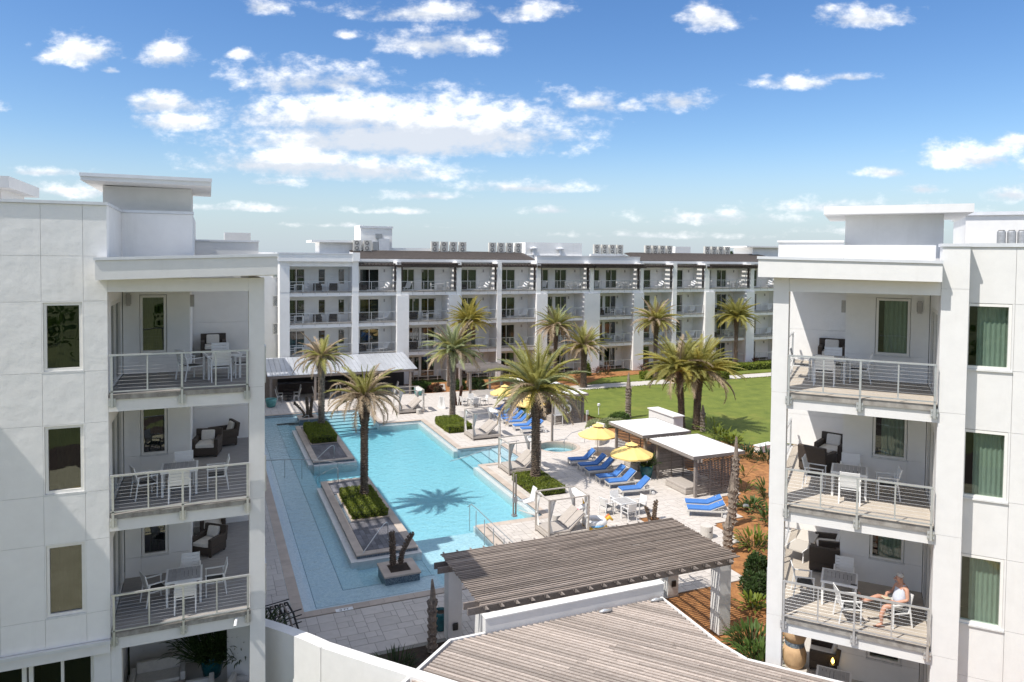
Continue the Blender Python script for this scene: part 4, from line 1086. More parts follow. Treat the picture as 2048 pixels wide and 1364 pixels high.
# ---- white perimeter wall bottom left (curved, then straight)
pw = thing('perimeter_wall', 'smooth white garden wall curving away in front of the left building', 'wall')
def wallrun(pts, th, z1):
    L, Rr = [], []
    for i, q in enumerate(pts):
        a = Vector(pts[max(0, i-1)]); b = Vector(pts[min(len(pts)-1, i+1)]); d = (b-a).normalized(); n = Vector((-d.y, d.x))
        L.append((q[0]+n.x*th/2, q[1]+n.y*th/2)); Rr.append((q[0]-n.x*th/2, q[1]-n.y*th/2))
    w = MB(); k = len(pts)
    for s in (L, Rr):
        for (x, y) in s: w.v.append((x, y, 0))
        for (x, y) in s: w.v.append((x, y, z1))
    for i in range(k-1):
        w.f += [(i, i+1, k+i+1, k+i), (2*k+i+1, 2*k+i, 3*k+i, 3*k+i+1), (k+i, k+i+1, 3*k+i+1, 3*k+i)]
    w.f += [(0, k, 3*k, 2*k), (k-1, 3*k-1, 4*k-1, 2*k-1)]
    return w
_wp = [Vector(q) for q in ((.6, 23.75), (1.15, 23.2), (1.7, 22.6), (2.2, 22.0), (2.65, 21.4), (3.05, 20.8))]
def _cr(i, t):
    a, b, c, d = _wp[max(i-1, 0)], _wp[i], _wp[i+1], _wp[min(i+2, 5)]
    return .5*((2*b) + (c-a)*t + (2*a-5*b+4*c-d)*t*t + (3*b-a-3*c+d)*t**3)
wallrun([tuple(_cr(i, k/5)) for i in range(5) for k in range(5)] + [(3.05, 20.8)], .36, 2.4).obj('wall_segment', 'stucco_smooth_dim', pw)
wallrun([(3.052, 20.797), (4.2, 19.45), (5.4, 18.1), (7.2, 16.0), (8.4, 14.6)], .36, 2.4).obj('wall_segment', 'stucco_smooth_dim', pw)

# ---- bar canopy of standing-seam metal at the far left
def canopy():
    t = thing('bar_canopy', 'pool bar under a sloping white metal roof on timber posts at the far left', 'pavilion')
    x = 4.9
    while x < 18.6:
        MB().hexa([(x, 68.85, 2.50), (x+.44, 68.85, 2.50), (x+.44, 74.55, 3.40), (x, 74.55, 3.40), (x, 68.85, 2.53), (x+.44, 68.85, 2.53), (x+.44, 74.55, 3.43), (x, 74.55, 3.43)]).bar((x+.02, 68.84, 2.55), (x+.02, 74.55, 3.45), .03, .05).obj('roof_panel', 'metalroof', t)
        x += .455
    for (x, y) in ((5.2, 69.0), (9.17, 69.0), (13.7, 69.0), (18.3, 69.0)): B(x-.1, x+.1, y-.1, y+.1, 0, 2.25).obj('post', 'wood_post', t)
    B(4.95, 18.7, 68.92, 69.08, 2.253, 2.47).obj('beam', 'wood_post', t); B(18.45, 18.62, 69.1, 74.5, 2.3, 2.48).obj('beam', 'wood_post', t)
    B(3.5, 19, 74.2, 74.5, 0, 3.3).obj('back_wall', 'room', t)
    B(6.2, 12.5, 72.6, 73.3, 0, 1.1).obj('bar_counter', 'wood_dark', t); B(6.1, 12.6, 72.5, 73.4, 1.102, 1.16).obj('bar_top', 'slate', t)
    B(4.2, 6.0, 71.5, 72.0, 0, 2.3).obj('side_screen', 'wood_post', t)
canopy()
# ================================================================== TIMBER ROOFS IN THE FOREGROUND
def pergola():
    t = thing('pergola', 'weathered grey slatted pergola on square white columns beside the pool', 'pergola')
    x0, x1, y0, y1, z = 7.68, 17.6, 20.38, 24.58, 2.9
    y = y0; rr = random.Random(5)
    while y < y1:
        c = x0 + rr.uniform(.2, .8) * (x1 - x0); dy = rr.uniform(-.004, .004); dz = rr.uniform(-.004, .004)
        e0, e1 = x0 - rr.uniform(0, .05), x1 + rr.uniform(0, .06)
        for a, b in ((e0, c-.004), (c+.004, e1)):
            w0, w1 = rr.uniform(-.011, .011), rr.uniform(-.011, .011); h0, h1 = rr.uniform(-.008, .008), rr.uniform(-.008, .008); q = y + dy
            MB().hexa([(a, q+w0, z-.045+h0), (b, q+w1, z-.045+h1), (b, q+.052+w1, z-.045+h1), (a, q+.052+w0, z-.045+h0), (a, q+w0, z+h0), (b, q+w1, z+h1), (b, q+.052+w1, z+h1), (a, q+.052+w0, z+h0)]).obj('slat', 'wood_grey', t)
        y += .124
    x = x0 + .12
    while x < x1:
        MB().hexa([(x, y0-.02, z-.16), (x+.055, y0-.02, z-.16), (x+.055, y1+.02, z-.16), (x, y1+.02, z-.16), (x, y0-.22, z-.052), (x+.055, y0-.22, z-.052), (x+.055, y1+.2, z-.052), (x, y1+.2, z-.052)]).obj('rafter', 'wood_grey_y', t)
        x += .52
    for yy in (20.62, 21.02, 23.78, 24.2): B(x0-.35, x1-.05, yy, yy+.06, z-.38, z-.165).obj('beam', 'wood_grey_y', t)
    for (cx, cy) in ((7.98, 24.05), (17.2, 24.0), (17.2, 20.87), (7.98, 20.84)):
        c = B(cx-.25, cx+.25, cy-.25, cy+.25, 0, z-.385).obj('column', 'stucco_smooth_dim', t)
        l = B(cx-.09, cx+.09, cy-.32, cy-.255, .42, .66).obj('wall_lamp', 'dark', t) if cy > 22 else None
    B(7.62, 14.0, 19.86, 20.12, 0, 2.72).obj('back_wall', 'stucco_smooth_dim', t)
    B(7.6, 14.02, 19.83, 20.15, 2.722, 2.76).obj('wall_cap', 'stucco_smooth_dim', t)
pergola()
def lower_roof():
    t = thing('trellis_roof', 'low pale slatted timber roof with white kerbs in the near foreground', 'pergola')
    n = Vector((.757, .6534)); e = Vector((.6534, -.757)); z = 2.33
    A = Vector((6.5, 19.84)); Bp = Vector((13.85, 19.84)); C = Vector((13.8, 16.7)); D = Vector((13.95, 15.75)); E = Vector((14.55, 15.05))
    F = E + e*2.5; H = F - n*7.5; I = A - n*7.5
    poly = [A, Bp, C, D, E, F, H, I]
    rr = random.Random(9)
    tmin = min(q.dot(n) for q in poly); tmax = max(q.dot(n) for q in poly); s = tmax - .10; cnt = 0
    while s > tmin:
        xs = []
        for i in range(8):
            a, b = poly[i], poly[(i+1) % 8]; da, db = a.dot(n)-s, b.dot(n)-s
            if (da > 0) != (db > 0):
                q = a + (b-a)*(da/(da-db)); xs.append(q.dot(e))
        xs.sort()
        for k in range(0, len(xs)-1, 2):
            a, b = xs[k]+.14, xs[k+1]-.14
            cuts = [a]
            while b - cuts[-1] > 5.5: cuts.append(cuts[-1] + rr.uniform(2.5, 5.0))
            cuts.append(b); off = rr.uniform(-.004, .004)
            for c0, c1 in zip(cuts, cuts[1:]):
                if c1 - c0 < .15 or cnt > 296: continue
                dz = rr.uniform(-.006, .006); wa, wb = rr.uniform(-.012, .012), rr.uniform(-.012, .012); p = []
                for zz in (z-.045+dz, z+dz):
                    for (uu, vv) in ((c0+.003, s+off+wa), (c1-.003, s+off+wb), (c1-.003, s+.085+off+wb), (c0+.003, s+.085+off+wa)):
                        q = e*uu + n*vv; p.append((q.x, q.y, zz))
                MB().hexa(p).obj('slat', 'wood_pale', t); cnt += 1
        s -= .142
    # rafters under the slats, white kerbs on the edges
    for k in range(12):
        q0 = A - n*7.2 + e*(.5 + k*.85); q1 = q0 + n*7.0
        lim = [q0 + n*(j*.1) for j in range(90) if inpoly((q0 + n*(j*.1)).x, (q0 + n*(j*.1)).y, [tuple(v) for v in poly])]
        if len(lim) > 5: MB().bar((lim[2].x, lim[2].y, z-.12), (lim[-3].x, lim[-3].y, z-.12), .07, .14).obj('rafter', 'wood_grey_y', t)
    for a, b in ((A, A-n*7.5), (A, Vector((7.6, 19.84))), (Bp+Vector((0, -.05)), C), (C, D), (D, E), (E, E+e*3)):
        d = (b-a).normalized(); m = Vector((-d.y, d.x))*.0
        MB().bar((a.x, a.y, z-.60), (b.x, b.y, z-.60), .09, 1.22).obj('kerb_wall', 'stucco_smooth_dim', t)
    mm = MB().prism([tuple(q) for q in (A, Bp, C, D, E, F, H, I)], 0, .02); mm.obj('yard_floor', 'mulch', t)
    for (x, y) in ((13.55, 19.62), (11.6, 19.6)):
        MB().tube([(x-.22, y, z+.04), (x-.05, y-.02, z+.06), (x+.22, y-.06, z+.04)], [.03, .065, .04], 8).obj('roof_lamp', 'steel', t, True)
lower_roof()

# ================================================================== CABANAS
def cabana(label, x0, x1, y0, y1, back=True, h=2.42, bed=True):
    t = thing('cabana', label, 'cabana', (0, 0, 0), 0, 'slatted poolside cabanas')
    for (x, y) in ((x0, y0), (x0, y1), (x1, y0), (x1, y1)): B(x-.08, x+.08, y-.08, y+.08, 0, h-.24).obj('post', 'wood_cab', t)
    r = MB().hexa([(x0-.38, y0-.3, h), (x1+.3, y0-.3, h-.03), (x1+.3, y1+.3, h-.03), (x0-.38, y1+.3, h), (x0-.38, y0-.3, h+.05), (x1+.3, y0-.3, h+.02), (x1+.3, y1+.3, h+.02), (x0-.38, y1+.3, h+.05)]).obj('roof', 'cab_roof', t)
    for q in ((x0-.42, x1+.33, y0-.34, y0-.304), (x0-.42, x1+.33, y1+.304, y1+.34), (x0-.42, x0-.384, y0-.3, y1+.3), (x1+.304, x1+.34, y0-.3, y1+.3)):
        B(*q, h-.14, h+.04).obj('fascia_board', 'wood_cab', t)
    for xx in (x0-.14, x0+.09): B(xx, xx+.05, y0-.45, y1+.45, h-.32, h-.145).obj('beam', 'wood_cab', t)
    for xx in (x1-.12,): B(xx, xx+.05, y0-.2, y1+.2, h-.32, h-.145).obj('beam', 'wood_cab', t)
    k = y0 + .1
    while k < y1: B(x0-.3, x1+.2, k, k+.05, h-.14, h-.004).obj('rafter', 'wood_cab', t); k += .62
    def wall(p, q):
        z = .08; n = 0
        d = Vector((q[0]-p[0], q[1]-p[1]))
        while z < h-.36:
            MB().bar((p[0], p[1], z), (q[0], q[1], z), .022, .062).obj('slat', 'wood_cab', t); z += .105
        for s in (.33, .66):
            c = (p[0]+d.x*s, p[1]+d.y*s); o = Vector((d.y, -d.x)).normalized()*.035
            MB().bar((c[0]+o.x, c[1]+o.y, 0), (c[0]+o.x, c[1]+o.y, h-.33), .05, .05).obj('stud', 'wood_cab', t)
    wall((x0+.1, y0), (x1-.1, y0)); wall((x0+.1, y1), (x1-.1, y1)); wall((x1, y0+.1), (x1, y1-.1))
    return t
cabana('near weathered cabana with a plain white roof, in front of the tan palm trunk', 25.55, 28.45, 33.35, 37.1)
cabana('second weathered cabana with a stained white roof next to the white chimney wall', 25.55, 28.5, 38.5, 42.0)
cabana('weathered cabana with a white life ring hung on its slat wall', 25.75, 28.5, 52.2, 56.3)
cabana('rearmost weathered cabana partly hidden behind a big palm crown', 25.75, 28.5, 57.2, 61.0)
def cab_bed(label, x, y, w=2.0, d=2.0):
    t = thing('lounge_bed', label, 'daybed', (x, y, 0), 0, 'low beds in the cabanas')
    B(0, w, 0, d, .03, .26).obj('base', 'dframe', t, bevel=.02); B(.02, w-.02, .02, d-.02, .262, .42).obj('mattress', 'taupe', t, bevel=.04)
    for k in range(2):
        MB().box(-.28, .28, -.09, .09, -.2, .2).xf(Matrix.Translation((w-.2, .55+k*.85, .60)) @ Matrix.Rotation(-.5, 4, 'Y') @ Matrix.Rotation(PI/2, 4, 'Z')).obj('pillow', 'cushion', t, bevel=.06)
    return t
cab_bed('taupe lounge bed inside the near plain-roofed cabana', 25.25, 33.85); cab_bed('taupe lounge bed inside the cabana with the stained roof', 25.2, 38.8, 1.9, 1.6)
cab_bed('taupe lounge bed in the cabana with the life ring', 26.0, 53.0)
t = thing('chimney_wall', 'long rendered white block with a flat cap behind the stained-roof cabana', 'wall')
B(30.2, 31.0, 42.0, 45.1, 0, 2.42).obj('block', 'stucco_smooth_dim', t); B(30.12, 31.08, 41.92, 45.18, 2.422, 2.5).obj('cap', 'stucco_smooth_dim', t)

# ================================================================== DAYBEDS with curtains
def daybed(label, x, y, w=2.15, d=1.8, curtains=(0, 1, 2, 3), h=2.02):
    t = thing('canopy_daybed', label, 'daybed', (x, y, 0), 0, 'white curtained daybeds round the pool')
    c = [(0, 0), (w, 0), (w, d), (0, d)]
    for (a, b) in c: B(a-.035, a+.035, b-.035, b+.035, 0, h-.05).obj('post', 'dframe', t)
    for (a, b), (e, f) in zip(c, c[1:] + c[:1]): MB().bar((a, b, h-.022), (e, f, h-.022), .075, .05).obj('top_rail', 'dframe', t)
    B(-.02, w+.02, -.02, d+.02, .12, .30).obj('base_frame', 'dframe', t)
    B(.05, w*.56, .05, d-.05, .302, .40).obj('mattress', 'taupe', t, bevel=.03)
    for k in range(2):
        m = Matrix.Translation((w*.56, .06 + k*(d/2-.04), .36)) @ Matrix.Rotation(-R(40), 4, 'Y')
        MB().box(0, 1.08, 0, d/2-.08, 0, .09).xf(m).obj('backrest', 'taupe', t, bevel=.025)
        MB().bar(m @ Vector((.7, d/4, -.02)), (w*.56+.85, .06+k*(d/2-.04)+d/4, .3), .03).obj('prop', 'dframe', t)
    for i in curtains:
        a, b = c[i]; sx, sy = (1 if a == 0 else -1), (1 if b == 0 else -1); v = MB(); n = 9
        prof = [(h-.05, .36), (1.7, .27), (1.35, .16), (1.02, .07), (.9, .075), (.6, .15), (.34, .22)]
        for j, (z, wd) in enumerate(prof):
            for k in range(n):
                s = k/(n-1); v.v.append((a + sx*(.05 + (s*wd if i % 2 == 0 else .03*math.sin(k*2.4))), b + sy*(.05 + (s*wd if i % 2 else .03*math.sin(k*2.4))) + .02*math.sin(k*2.2+j), z))
        for j in range(len(prof)-1):
            for k in range(n-1): v.f.append((j*n+k, j*n+k+1, (j+1)*n+k+1, (j+1)*n+k))
        o = v.obj('curtain', 'sheer', t, True)
        MB().tube([(a+sx*.05-.05, b+sy*.05, .97), (a+sx*.05+.07, b+sy*.05, .97)], .05, 6).obj('tieback', 'sheer', o)
    for s0 in (0, 1):                             # sheer swags slung under the side rails
        v = MB(); xx = 0 if s0 == 0 else w; sg = 1 if s0 == 0 else -1
        for j in range(5):
            for k in range(9):
                u = k/8; f = j/4; v.v.append((xx + sg*(.02 + .34*f*(.5+.5*math.sin(PI*u))), d*u, h-.06 - .20*math.sin(PI*u)*math.sin(PI*f*.5) + .02*math.sin(k*2+j)))
        for j in range(4):
            for k in range(8): v.f.append((j*9+k, j*9+k+1, (j+1)*9+k+1, (j+1)*9+k))
        v.obj('swag', 'sheer', t, True)
    return t
daybed('white curtained daybed nearest the weathered pergola, an inflatable behind it', 14.95, 30.6, 2.15, 1.5)
daybed('white curtained daybed partly behind the big palm, beside the side steps', 17.2, 40.95, 2.15, 1.75)
daybed('white curtained daybed between the round hedge and the row of blue loungers', 18.0, 49.8, 2.15, 1.9)
daybed('white curtained daybed alone by the far deep corner of the pool', 15.05, 60.4, 2.2, 1.9)
def stool(label, x, y, m='concrete', r=.24, h=.5):
    t = thing('drum_table', label, 'side table', (x, y, 0))
    MB().lathe([(r*.97, 0), (r, .03), (r, h-.03), (r*.96, h)], 20).obj('drum', m, t); B(-.06, .06, -r-.004, -r+.03, h*.55, h*.62).obj('hand_slot', 'dark', t)
    return t
stool('round stone drum table beside the daybed with the inflatable', 16.35, 32.55); stool('round stone drum table in front of the far corner daybed', 16.7, 60.05, r=.22, h=.42)
stool('concrete drum bin standing alone on the paving near the orange mulch corner', 22.4, 28.3, r=.3, h=.6)

# ================================================================== LOUNGERS
def lounger_proto():
    t = thing('sun_lounger', '', 'sun lounger'); w = .66
    MB().box(0, 2.0, -w/2, -w/2+.06, .27, .35).box(0, 2.0, w/2-.06, w/2, .27, .35).box(0, .06, -w/2+.061, w/2-.061, .27, .35).box(1.15, 1.2, -w/2+.061, w/2-.061, .28, .34).obj('frame', 'lframe', t)
    for y in (-w/2+.035, w/2-.035): B(.04, .10, y-.03, y+.03, 0, .269).obj('leg', 'lframe', t); B(1.74, 1.8, y-.03, y+.03, .06, .269).obj('leg', 'lframe', t)
    for y in (-w/2-.03, w/2+.03): MB().lathe([(.09, -.025), (.10, 0), (.09, .025)], 14).xf(Matrix.Translation((1.93, y, .10)) @ Matrix.Rotation(PI/2, 4, 'X')).obj('wheel', 'white', t)
    B(.02, 1.2, -w/2+.02, w/2-.02, .352, .44).obj('seat_cushion', 'blue', t, bevel=.03)
    m = Matrix.Translation((1.19, 0, .36)) @ Matrix.Rotation(-R(43), 4, 'Y')
    MB().box(0, .82, -w/2+.02, w/2-.02, .0, .09).xf(m).obj('back_cushion', 'blue', t, bevel=.03)
    MB().box(0, .84, -w/2, w/2, -.035, -.003).xf(m).obj('back_frame', 'lframe', t)
    MB().bar(m @ Vector((.55, 0, -.03)), (1.85, 0, .3), .03).obj('prop', 'lframe', t)
    return t
LG = Proto(lounger_proto)
G1 = 'blue loungers in the row before the cabanas'; G2 = 'blue loungers in the row behind the curtained daybed'
for (x, y, lab) in ((21.75, 42.0, 'blue lounger at the far end of the row, nearest the round spa'), (21.8, 40.72, 'blue lounger second from the spa, striped by palm shadow'), (21.75, 39.62, 'blue lounger third from the spa, streaked by palm shadow'),
                    (21.65, 38.1, 'blue lounger fourth from the spa, its back in palm shadow'), (21.7, 37.05, 'blue lounger next to last in its row, beside the yellow umbrella pole'), (21.7, 35.55, 'blue lounger at the near end of its row, closest to the white table')):
    LG.put((x, y-.32, 0), R(-7 + random.uniform(-2, 2)), lab, G1)
for i, (x, y) in enumerate(((22.2, 50.6), (22.05, 51.75), (22.1, 53.2), (22.1, 54.3), (22.15, 55.4), (22.2, 56.6), (22.3, 58.0))):
    LG.put((x, y, 0), R(-7 + random.uniform(-2, 2)), '%s blue lounger from the near end in the row behind the curtained daybed' % ['first', 'second', 'third', 'fourth', 'fifth', 'sixth', 'seventh'][i], G2)
LG.put((25.1, 64.3, 0), R(-8), 'rear blue lounger of the pair under the farthest yellow umbrella', 'pair under the farthest umbrella'); LG.put((25.5, 62.9, 0), R(-8), 'front blue lounger of the pair under the farthest yellow umbrella', 'pair under the farthest umbrella')
# the flat pair by the mulch corner
def lounger_low():
    t = lounger_proto()
    for o in kids(t):
        if o.name.split('.')[0] in ('back_cushion', 'back_frame'):
            o.location = (0, 0, 0)
            mi = Matrix.Translation((1.19, 0, .36)) @ Matrix.Rotation(R(19), 4, 'Y') @ Matrix.Translation((-1.19, 0, -.36))
            o.data = o.data.copy(); o.data.transform(mi)
    return t
LL = Proto(lounger_low)
LL.put((23.45, 31.3, 0), R(-30), 'blue lounger nearly flat by the mulch corner, the nearer of two', 'flat pair of blue loungers'); LL.put((23.95, 32.15, 0), R(-30), 'blue lounger nearly flat by the mulch corner, the farther of two', 'flat pair of blue loungers')

# ================================================================== UMBRELLAS
def umbrella_proto():
    t = thing('patio_umbrella', '', 'umbrella'); n = 8; Rr = 1.38
    MB().tube([(0, 0, .03), (0, 0, 2.48)], .022, 8).obj('pole', 'dframe', t)
    MB().lathe([(.3, 0), (.3, .05), (.06, .09), (.05, .3)], 20).obj('base', 'dframe', t)
    c = MB(); N2 = 4
    for k in range(n):
        for s in range(N2):
            a0 = 2*PI*(k+s/N2)/n; a1 = 2*PI*(k+(s+1)/N2)/n
            def P(a, r, s_):
                f = abs(((a/(2*PI/n)) % 1.0) - .5)*2; sag = (1-f)*.05*r/Rr; rr = r*(1-.05*(1-f**2))
                return (rr*math.cos(a), rr*math.sin(a), 2.42 - .62*(r/Rr)**1.08 - sag)
            for q in range(5):
                r0, r1 = .34+(Rr-.34)*q/5, .34+(Rr-.34)*(q+1)/5
                c.quad(P(a0, r0, s), P(a0, r1, s), P(a1, r1, s), P(a1, r0, s))
            p0, p1 = P(a0, Rr, s), P(a1, Rr, s); c.quad(p0, (p0[0], p0[1], p0[2]-.09), (p1[0], p1[1], p1[2]-.09), p1)
    c.obj('canopy', 'yellow', t)
    v = MB()
    for k in range(n):
        a0, a1 = 2*PI*k/n, 2*PI*(k+1)/n
        v.quad((.03*math.cos(a0), .03*math.sin(a0), 2.56), (.42*math.cos(a0), .42*math.sin(a0), 2.39), (.42*math.cos(a1), .42*math.sin(a1), 2.39), (.03*math.cos(a1), .03*math.sin(a1), 2.56))
    vv = v.obj('vent_top', 'yellow', t); MB().lathe([(.02, 2.555), (.035, 2.59), (.01, 2.63)], 8).obj('finial', 'yellow', vv)
    for k in range(n):
        a = 2*PI*k/n; MB().bar((.03*math.cos(a), .03*math.sin(a), 2.38), (Rr*.97*math.cos(a), Rr*.97*math.sin(a), 1.80), .018).obj('rib', 'dframe', t)
    return t
UM = Proto(umbrella_proto)
for (x, y, lab, rz) in ((24.9, 43.4, 'yellow umbrella beside the spa, over the far end of the lounger row', .2), (24.35, 38.2, 'yellow umbrella over the near end of the lounger row, beside the planted pot', .5), (24.75, 60.1, 'farthest yellow umbrella, over two blue loungers', .1), (25.0, 55.1, 'yellow umbrella half hidden behind the big palm trunk', .35)):
    UM.put((x, y, -.42 if y < 50 else -.5), rz, lab, 'yellow umbrellas')

# ================================================================== CHAIRS AND TABLES
def chair_proto():
    t = thing('dining_chair', '', 'chair')
    for s in (-1, 1):
        x = s*.27
        MB().bar((x, .27, 0), (x, .27, .635), .035, .03).obj('leg', 'alu', t); MB().bar((x, -.30, 0), (x, -.20, .655), .035, .03).obj('leg', 'alu', t)
        MB().bar((x, -.25, .65), (x, .30, .65), .045, .025).obj('armrest', 'alu', t)
    MB().box(-.25, .25, -.2, .27, .40, .425).obj('seat', 'seat_dark', t)
    MB().bar((-.25, .27, .41), (.25, .27, .41), .03).bar((-.25, -.19, .41), (.25, -.19, .41), .03).bar((-.255, -.2, .41), (-.255, .27, .41), .03).bar((.255, -.2, .41), (.255, .27, .41), .03).obj('seat_frame', 'alu', t)
    m = Matrix.Translation((0, -.2, .44)) @ Matrix.Rotation(R(14), 4, 'X')
    MB().box(-.26, -.232, -.015, .015, -.02, .5).box(.232, .26, -.015, .015, -.02, .5).xf(m).obj('back_frame', 'alu', t)
    for k in range(5): MB().box(-.23, .23, -.011, .011, .03+k*.094, .115+k*.094).xf(m).obj('back_slat', 'alu', t)
    return t
CH = Proto(chair_proto)
def table_proto(w=.98, d=.98, n=8, h=.73):
    t = thing('dining_table', '', 'table')
    for s in (-1, 1):
        for q in (-1, 1): MB().bar((s*(w/2-.05), q*(d/2-.05), 0), (s*(w/2-.05), q*(d/2-.05), h-.03), .06).obj('leg', 'alu', t)
    MB().box(-w/2, w/2, -d/2, -d/2+.05, h-.06, h).box(-w/2, w/2, d/2-.05, d/2, h-.06, h).box(-w/2, -w/2+.05, -d/2+.051, d/2-.051, h-.06, h).box(w/2-.05, w/2, -d/2+.051, d/2-.051, h-.06, h).obj('top_frame', 'alu', t)
    for k in range(n):
        a = -w/2+.056 + (w-.112)*k/n; B(a+.005, a+(w-.112)/n-.005, -d/2+.054, d/2-.054, h-.025, h+.002).obj('tabletop_slat', 'tabletop', t)
    return t
TB = Proto(table_proto)
def wicker_proto(w=.86):
    t = thing('wicker_armchair', '', 'armchair')
    B(-w/2, w/2, -.38, .40, .06, .32).obj('base', 'wicker', t, bevel=.02)
    for s in (-1, 1): B(*sorted((s*w/2, s*(w/2-.13))), -.38, .40, .321, .60).obj('armrest', 'wicker', t, bevel=.02)
    MB().box(-w/2, w/2, -.06, .06, 0, .50).xf(Matrix.Translation((0, -.36, .322)) @ Matrix.Rotation(R(8), 4, 'X')).obj('backrest', 'wicker', t, bevel=.02)
    B(-w/2+.135, w/2-.135, -.30, .41, .322, .45).obj('cushion', 'cushion', t, bevel=.03)
    MB().box(-.22, .22, -.06, .06, 0, .36).xf(Matrix.Translation((.02, -.24, .44)) @ Matrix.Rotation(R(18), 4, 'X')).obj('pillow', 'cushion', t, bevel=.05)
    for s in (-1, 1):
        for q in (-.34, .36): B(s*(w/2-.06)-.03, s*(w/2-.06)+.03, q-.03, q+.03, 0, .059).obj('foot', 'wicker', t)
    return t
WK = Proto(wicker_proto)
FLN = ['top', 'middle', 'lowest']
def lw(u, v, z): return (u, 21.5+v, z)
# left building balconies
for k, (tx, ty, ch) in enumerate((((.36), 2.05, [(-.52, 1.85, -1.05, 'left end of'), (.30, 1.35, .12, 'near side of'), (.33, 2.85, PI, 'far side of'), (.98, 1.9, PI/2+.1, 'right end of')]),
                                  (-.80, 1.45, [(-1.72, 1.25, -1.25, 'left end of'), (-.78, .62, .0, 'near side of'), (-.72, 2.15, PI, 'far side of'), (.22, 1.35, PI/2, 'right end of')]),
                                  (-.70, 1.45, [(-1.50, 1.5, -1.2, 'left end of'), (-.65, .68, .0, 'near side of'), (-.55, 2.2, PI, 'far side of'), (.16, 1.5, PI/2, 'right end of')]))):
    z = DECK[k]
    TB.put(lw(tx, ty, z), 0 if k else .15, 'square slatted white table on the %s balcony of the left building' % FLN[k])
    for (u, v, rz, side) in ch:
        CH.put(lw(u, v, z), rz, 'white slatted chair at the %s the table on the %s left-hand balcony' % (side, FLN[k]), 'white slatted balcony chairs')
for (u, v, k, rz, lab) in ((.15, 6.75, 0, PI, 'brown wicker armchair at the back of the top left-hand balcony'), (-.08, 5.35, 1, PI-.2, 'nearer brown wicker armchair on the middle left-hand balcony'), (.45, 6.6, 1, PI/2+.3, 'farther brown wicker armchair on the middle left-hand balcony'),
                           (-.05, 4.75, 2, PI/2+.9, 'nearer brown wicker armchair on the lowest left-hand balcony'), (.1, 6.5, 2, PI, 'farther brown wicker armchair on the lowest left-hand balcony')):
    WK.put(lw(u, v, DECK[k]), rz, lab, 'brown wicker armchairs on the left balconies')
# right building balconies
def rput(P, u, v, z, rz, lab, grp=None, sc=None): return P.put(RW(u, v, z), RZ_R + rz, lab, grp, sc)
for k, (tx, ty, ch) in enumerate(((-1.02, 2.75, [(-1.85, 2.9, -PI/2, 'left end of'), (-1.10, 1.85, 0, 'near side of'), (-.95, 3.55, PI, 'far side of'), (-.15, 2.85, PI/2, 'right end of')]),
                                  (-.36, 1.95, [(-1.32, 2.05, -PI/2-.1, 'left end of'), (-.33, 1.15, 0, 'near side of'), (-.35, 2.8, PI, 'far side of'), (.66, 2.05, PI/2+.1, 'right end of')]),
                                  (-.55, 1.72, [(-1.55, 1.65, -PI/2+.2, 'left end of'), (-.30, .62, -1.25, 'drawn-out corner of'), (-.45, 2.6, PI, 'far side of')]))):
    z = DECK[k]
    rput(TB, tx, ty, z, 0, 'square slatted white table on the %s balcony of the right building' % FLN[k])
    for (u, v, rz, side) in ch:
        rput(CH, u, v, z, rz, 'white slatted chair at the %s the table on the %s right-hand balcony' % (side, FLN[k]), 'white slatted balcony chairs')
MANCH = rput(CH, .92, 1.0, DECK[2], 2.15, 'white slatted chair the man sits in on the lowest right-hand balcony', 'white slatted balcony chairs')
for (u, v, k, rz, lab) in ((-1.1, 6.8, 0, PI, 'dark wicker armchair at the back of the top right-hand balcony'), (-1.35, 4.1, 1, -.35, 'nearest dark wicker armchair on the middle right-hand balcony'), (-1.0, 5.6, 1, PI-.25, 'dark wicker armchair against the back of the middle right-hand balcony'),
                           (-1.05, 3.95, 2, 0, 'nearer dark wicker armchair on the lowest full right-hand balcony'), (-.95, 5.2, 2, PI/2+.2, 'farther dark wicker armchair on the lowest full right-hand balcony'), (-1.0, 3.9, 3, PI/2, 'dark wicker armchair on the ground terrace under the man')):
    rput(WK, u, v, (DECK+[.28])[k], rz, lab, 'dark wicker armchairs on the right balconies', 1.06)
def ottoman():
    t = thing('lounge_chair', 'beige sling lounge chair in the sun behind the wicker chairs', 'lounge chair')
    MB().box(-.3, .3, -.5, .5, .36, .40).obj('sling', 'sling', t)
    for s in (-1, 1):
        MB().bar((s*.31, -.5, .38), (s*.31, .5, .38), .035).obj('side_rail', 'alu', t)
        for q in (-.42, .42): MB().bar((s*.31, q, 0), (s*.31, q*.9, .38), .03).obj('leg', 'alu', t)
    MB().box(-.3, .3, -.02, .02, 0, .55).xf(Matrix.Translation((0, .5, .39)) @ Matrix.Rotation(R(-68), 4, 'X')).obj('backrest', 'sling', t)
    return t
rput(Proto(ottoman), -1.9, 4.6, DECK[2], -.3, 'beige sling lounge chair in the sun behind the wicker chairs')
t = thing('phone', 'small dark phone lying on the table edge beside the man', 'phone', RW(-.16, 1.32, DECK[2]+.734), RZ_R); B(-.08, .08, -.04, .04, 0, .012).obj('body', 'dark', t)
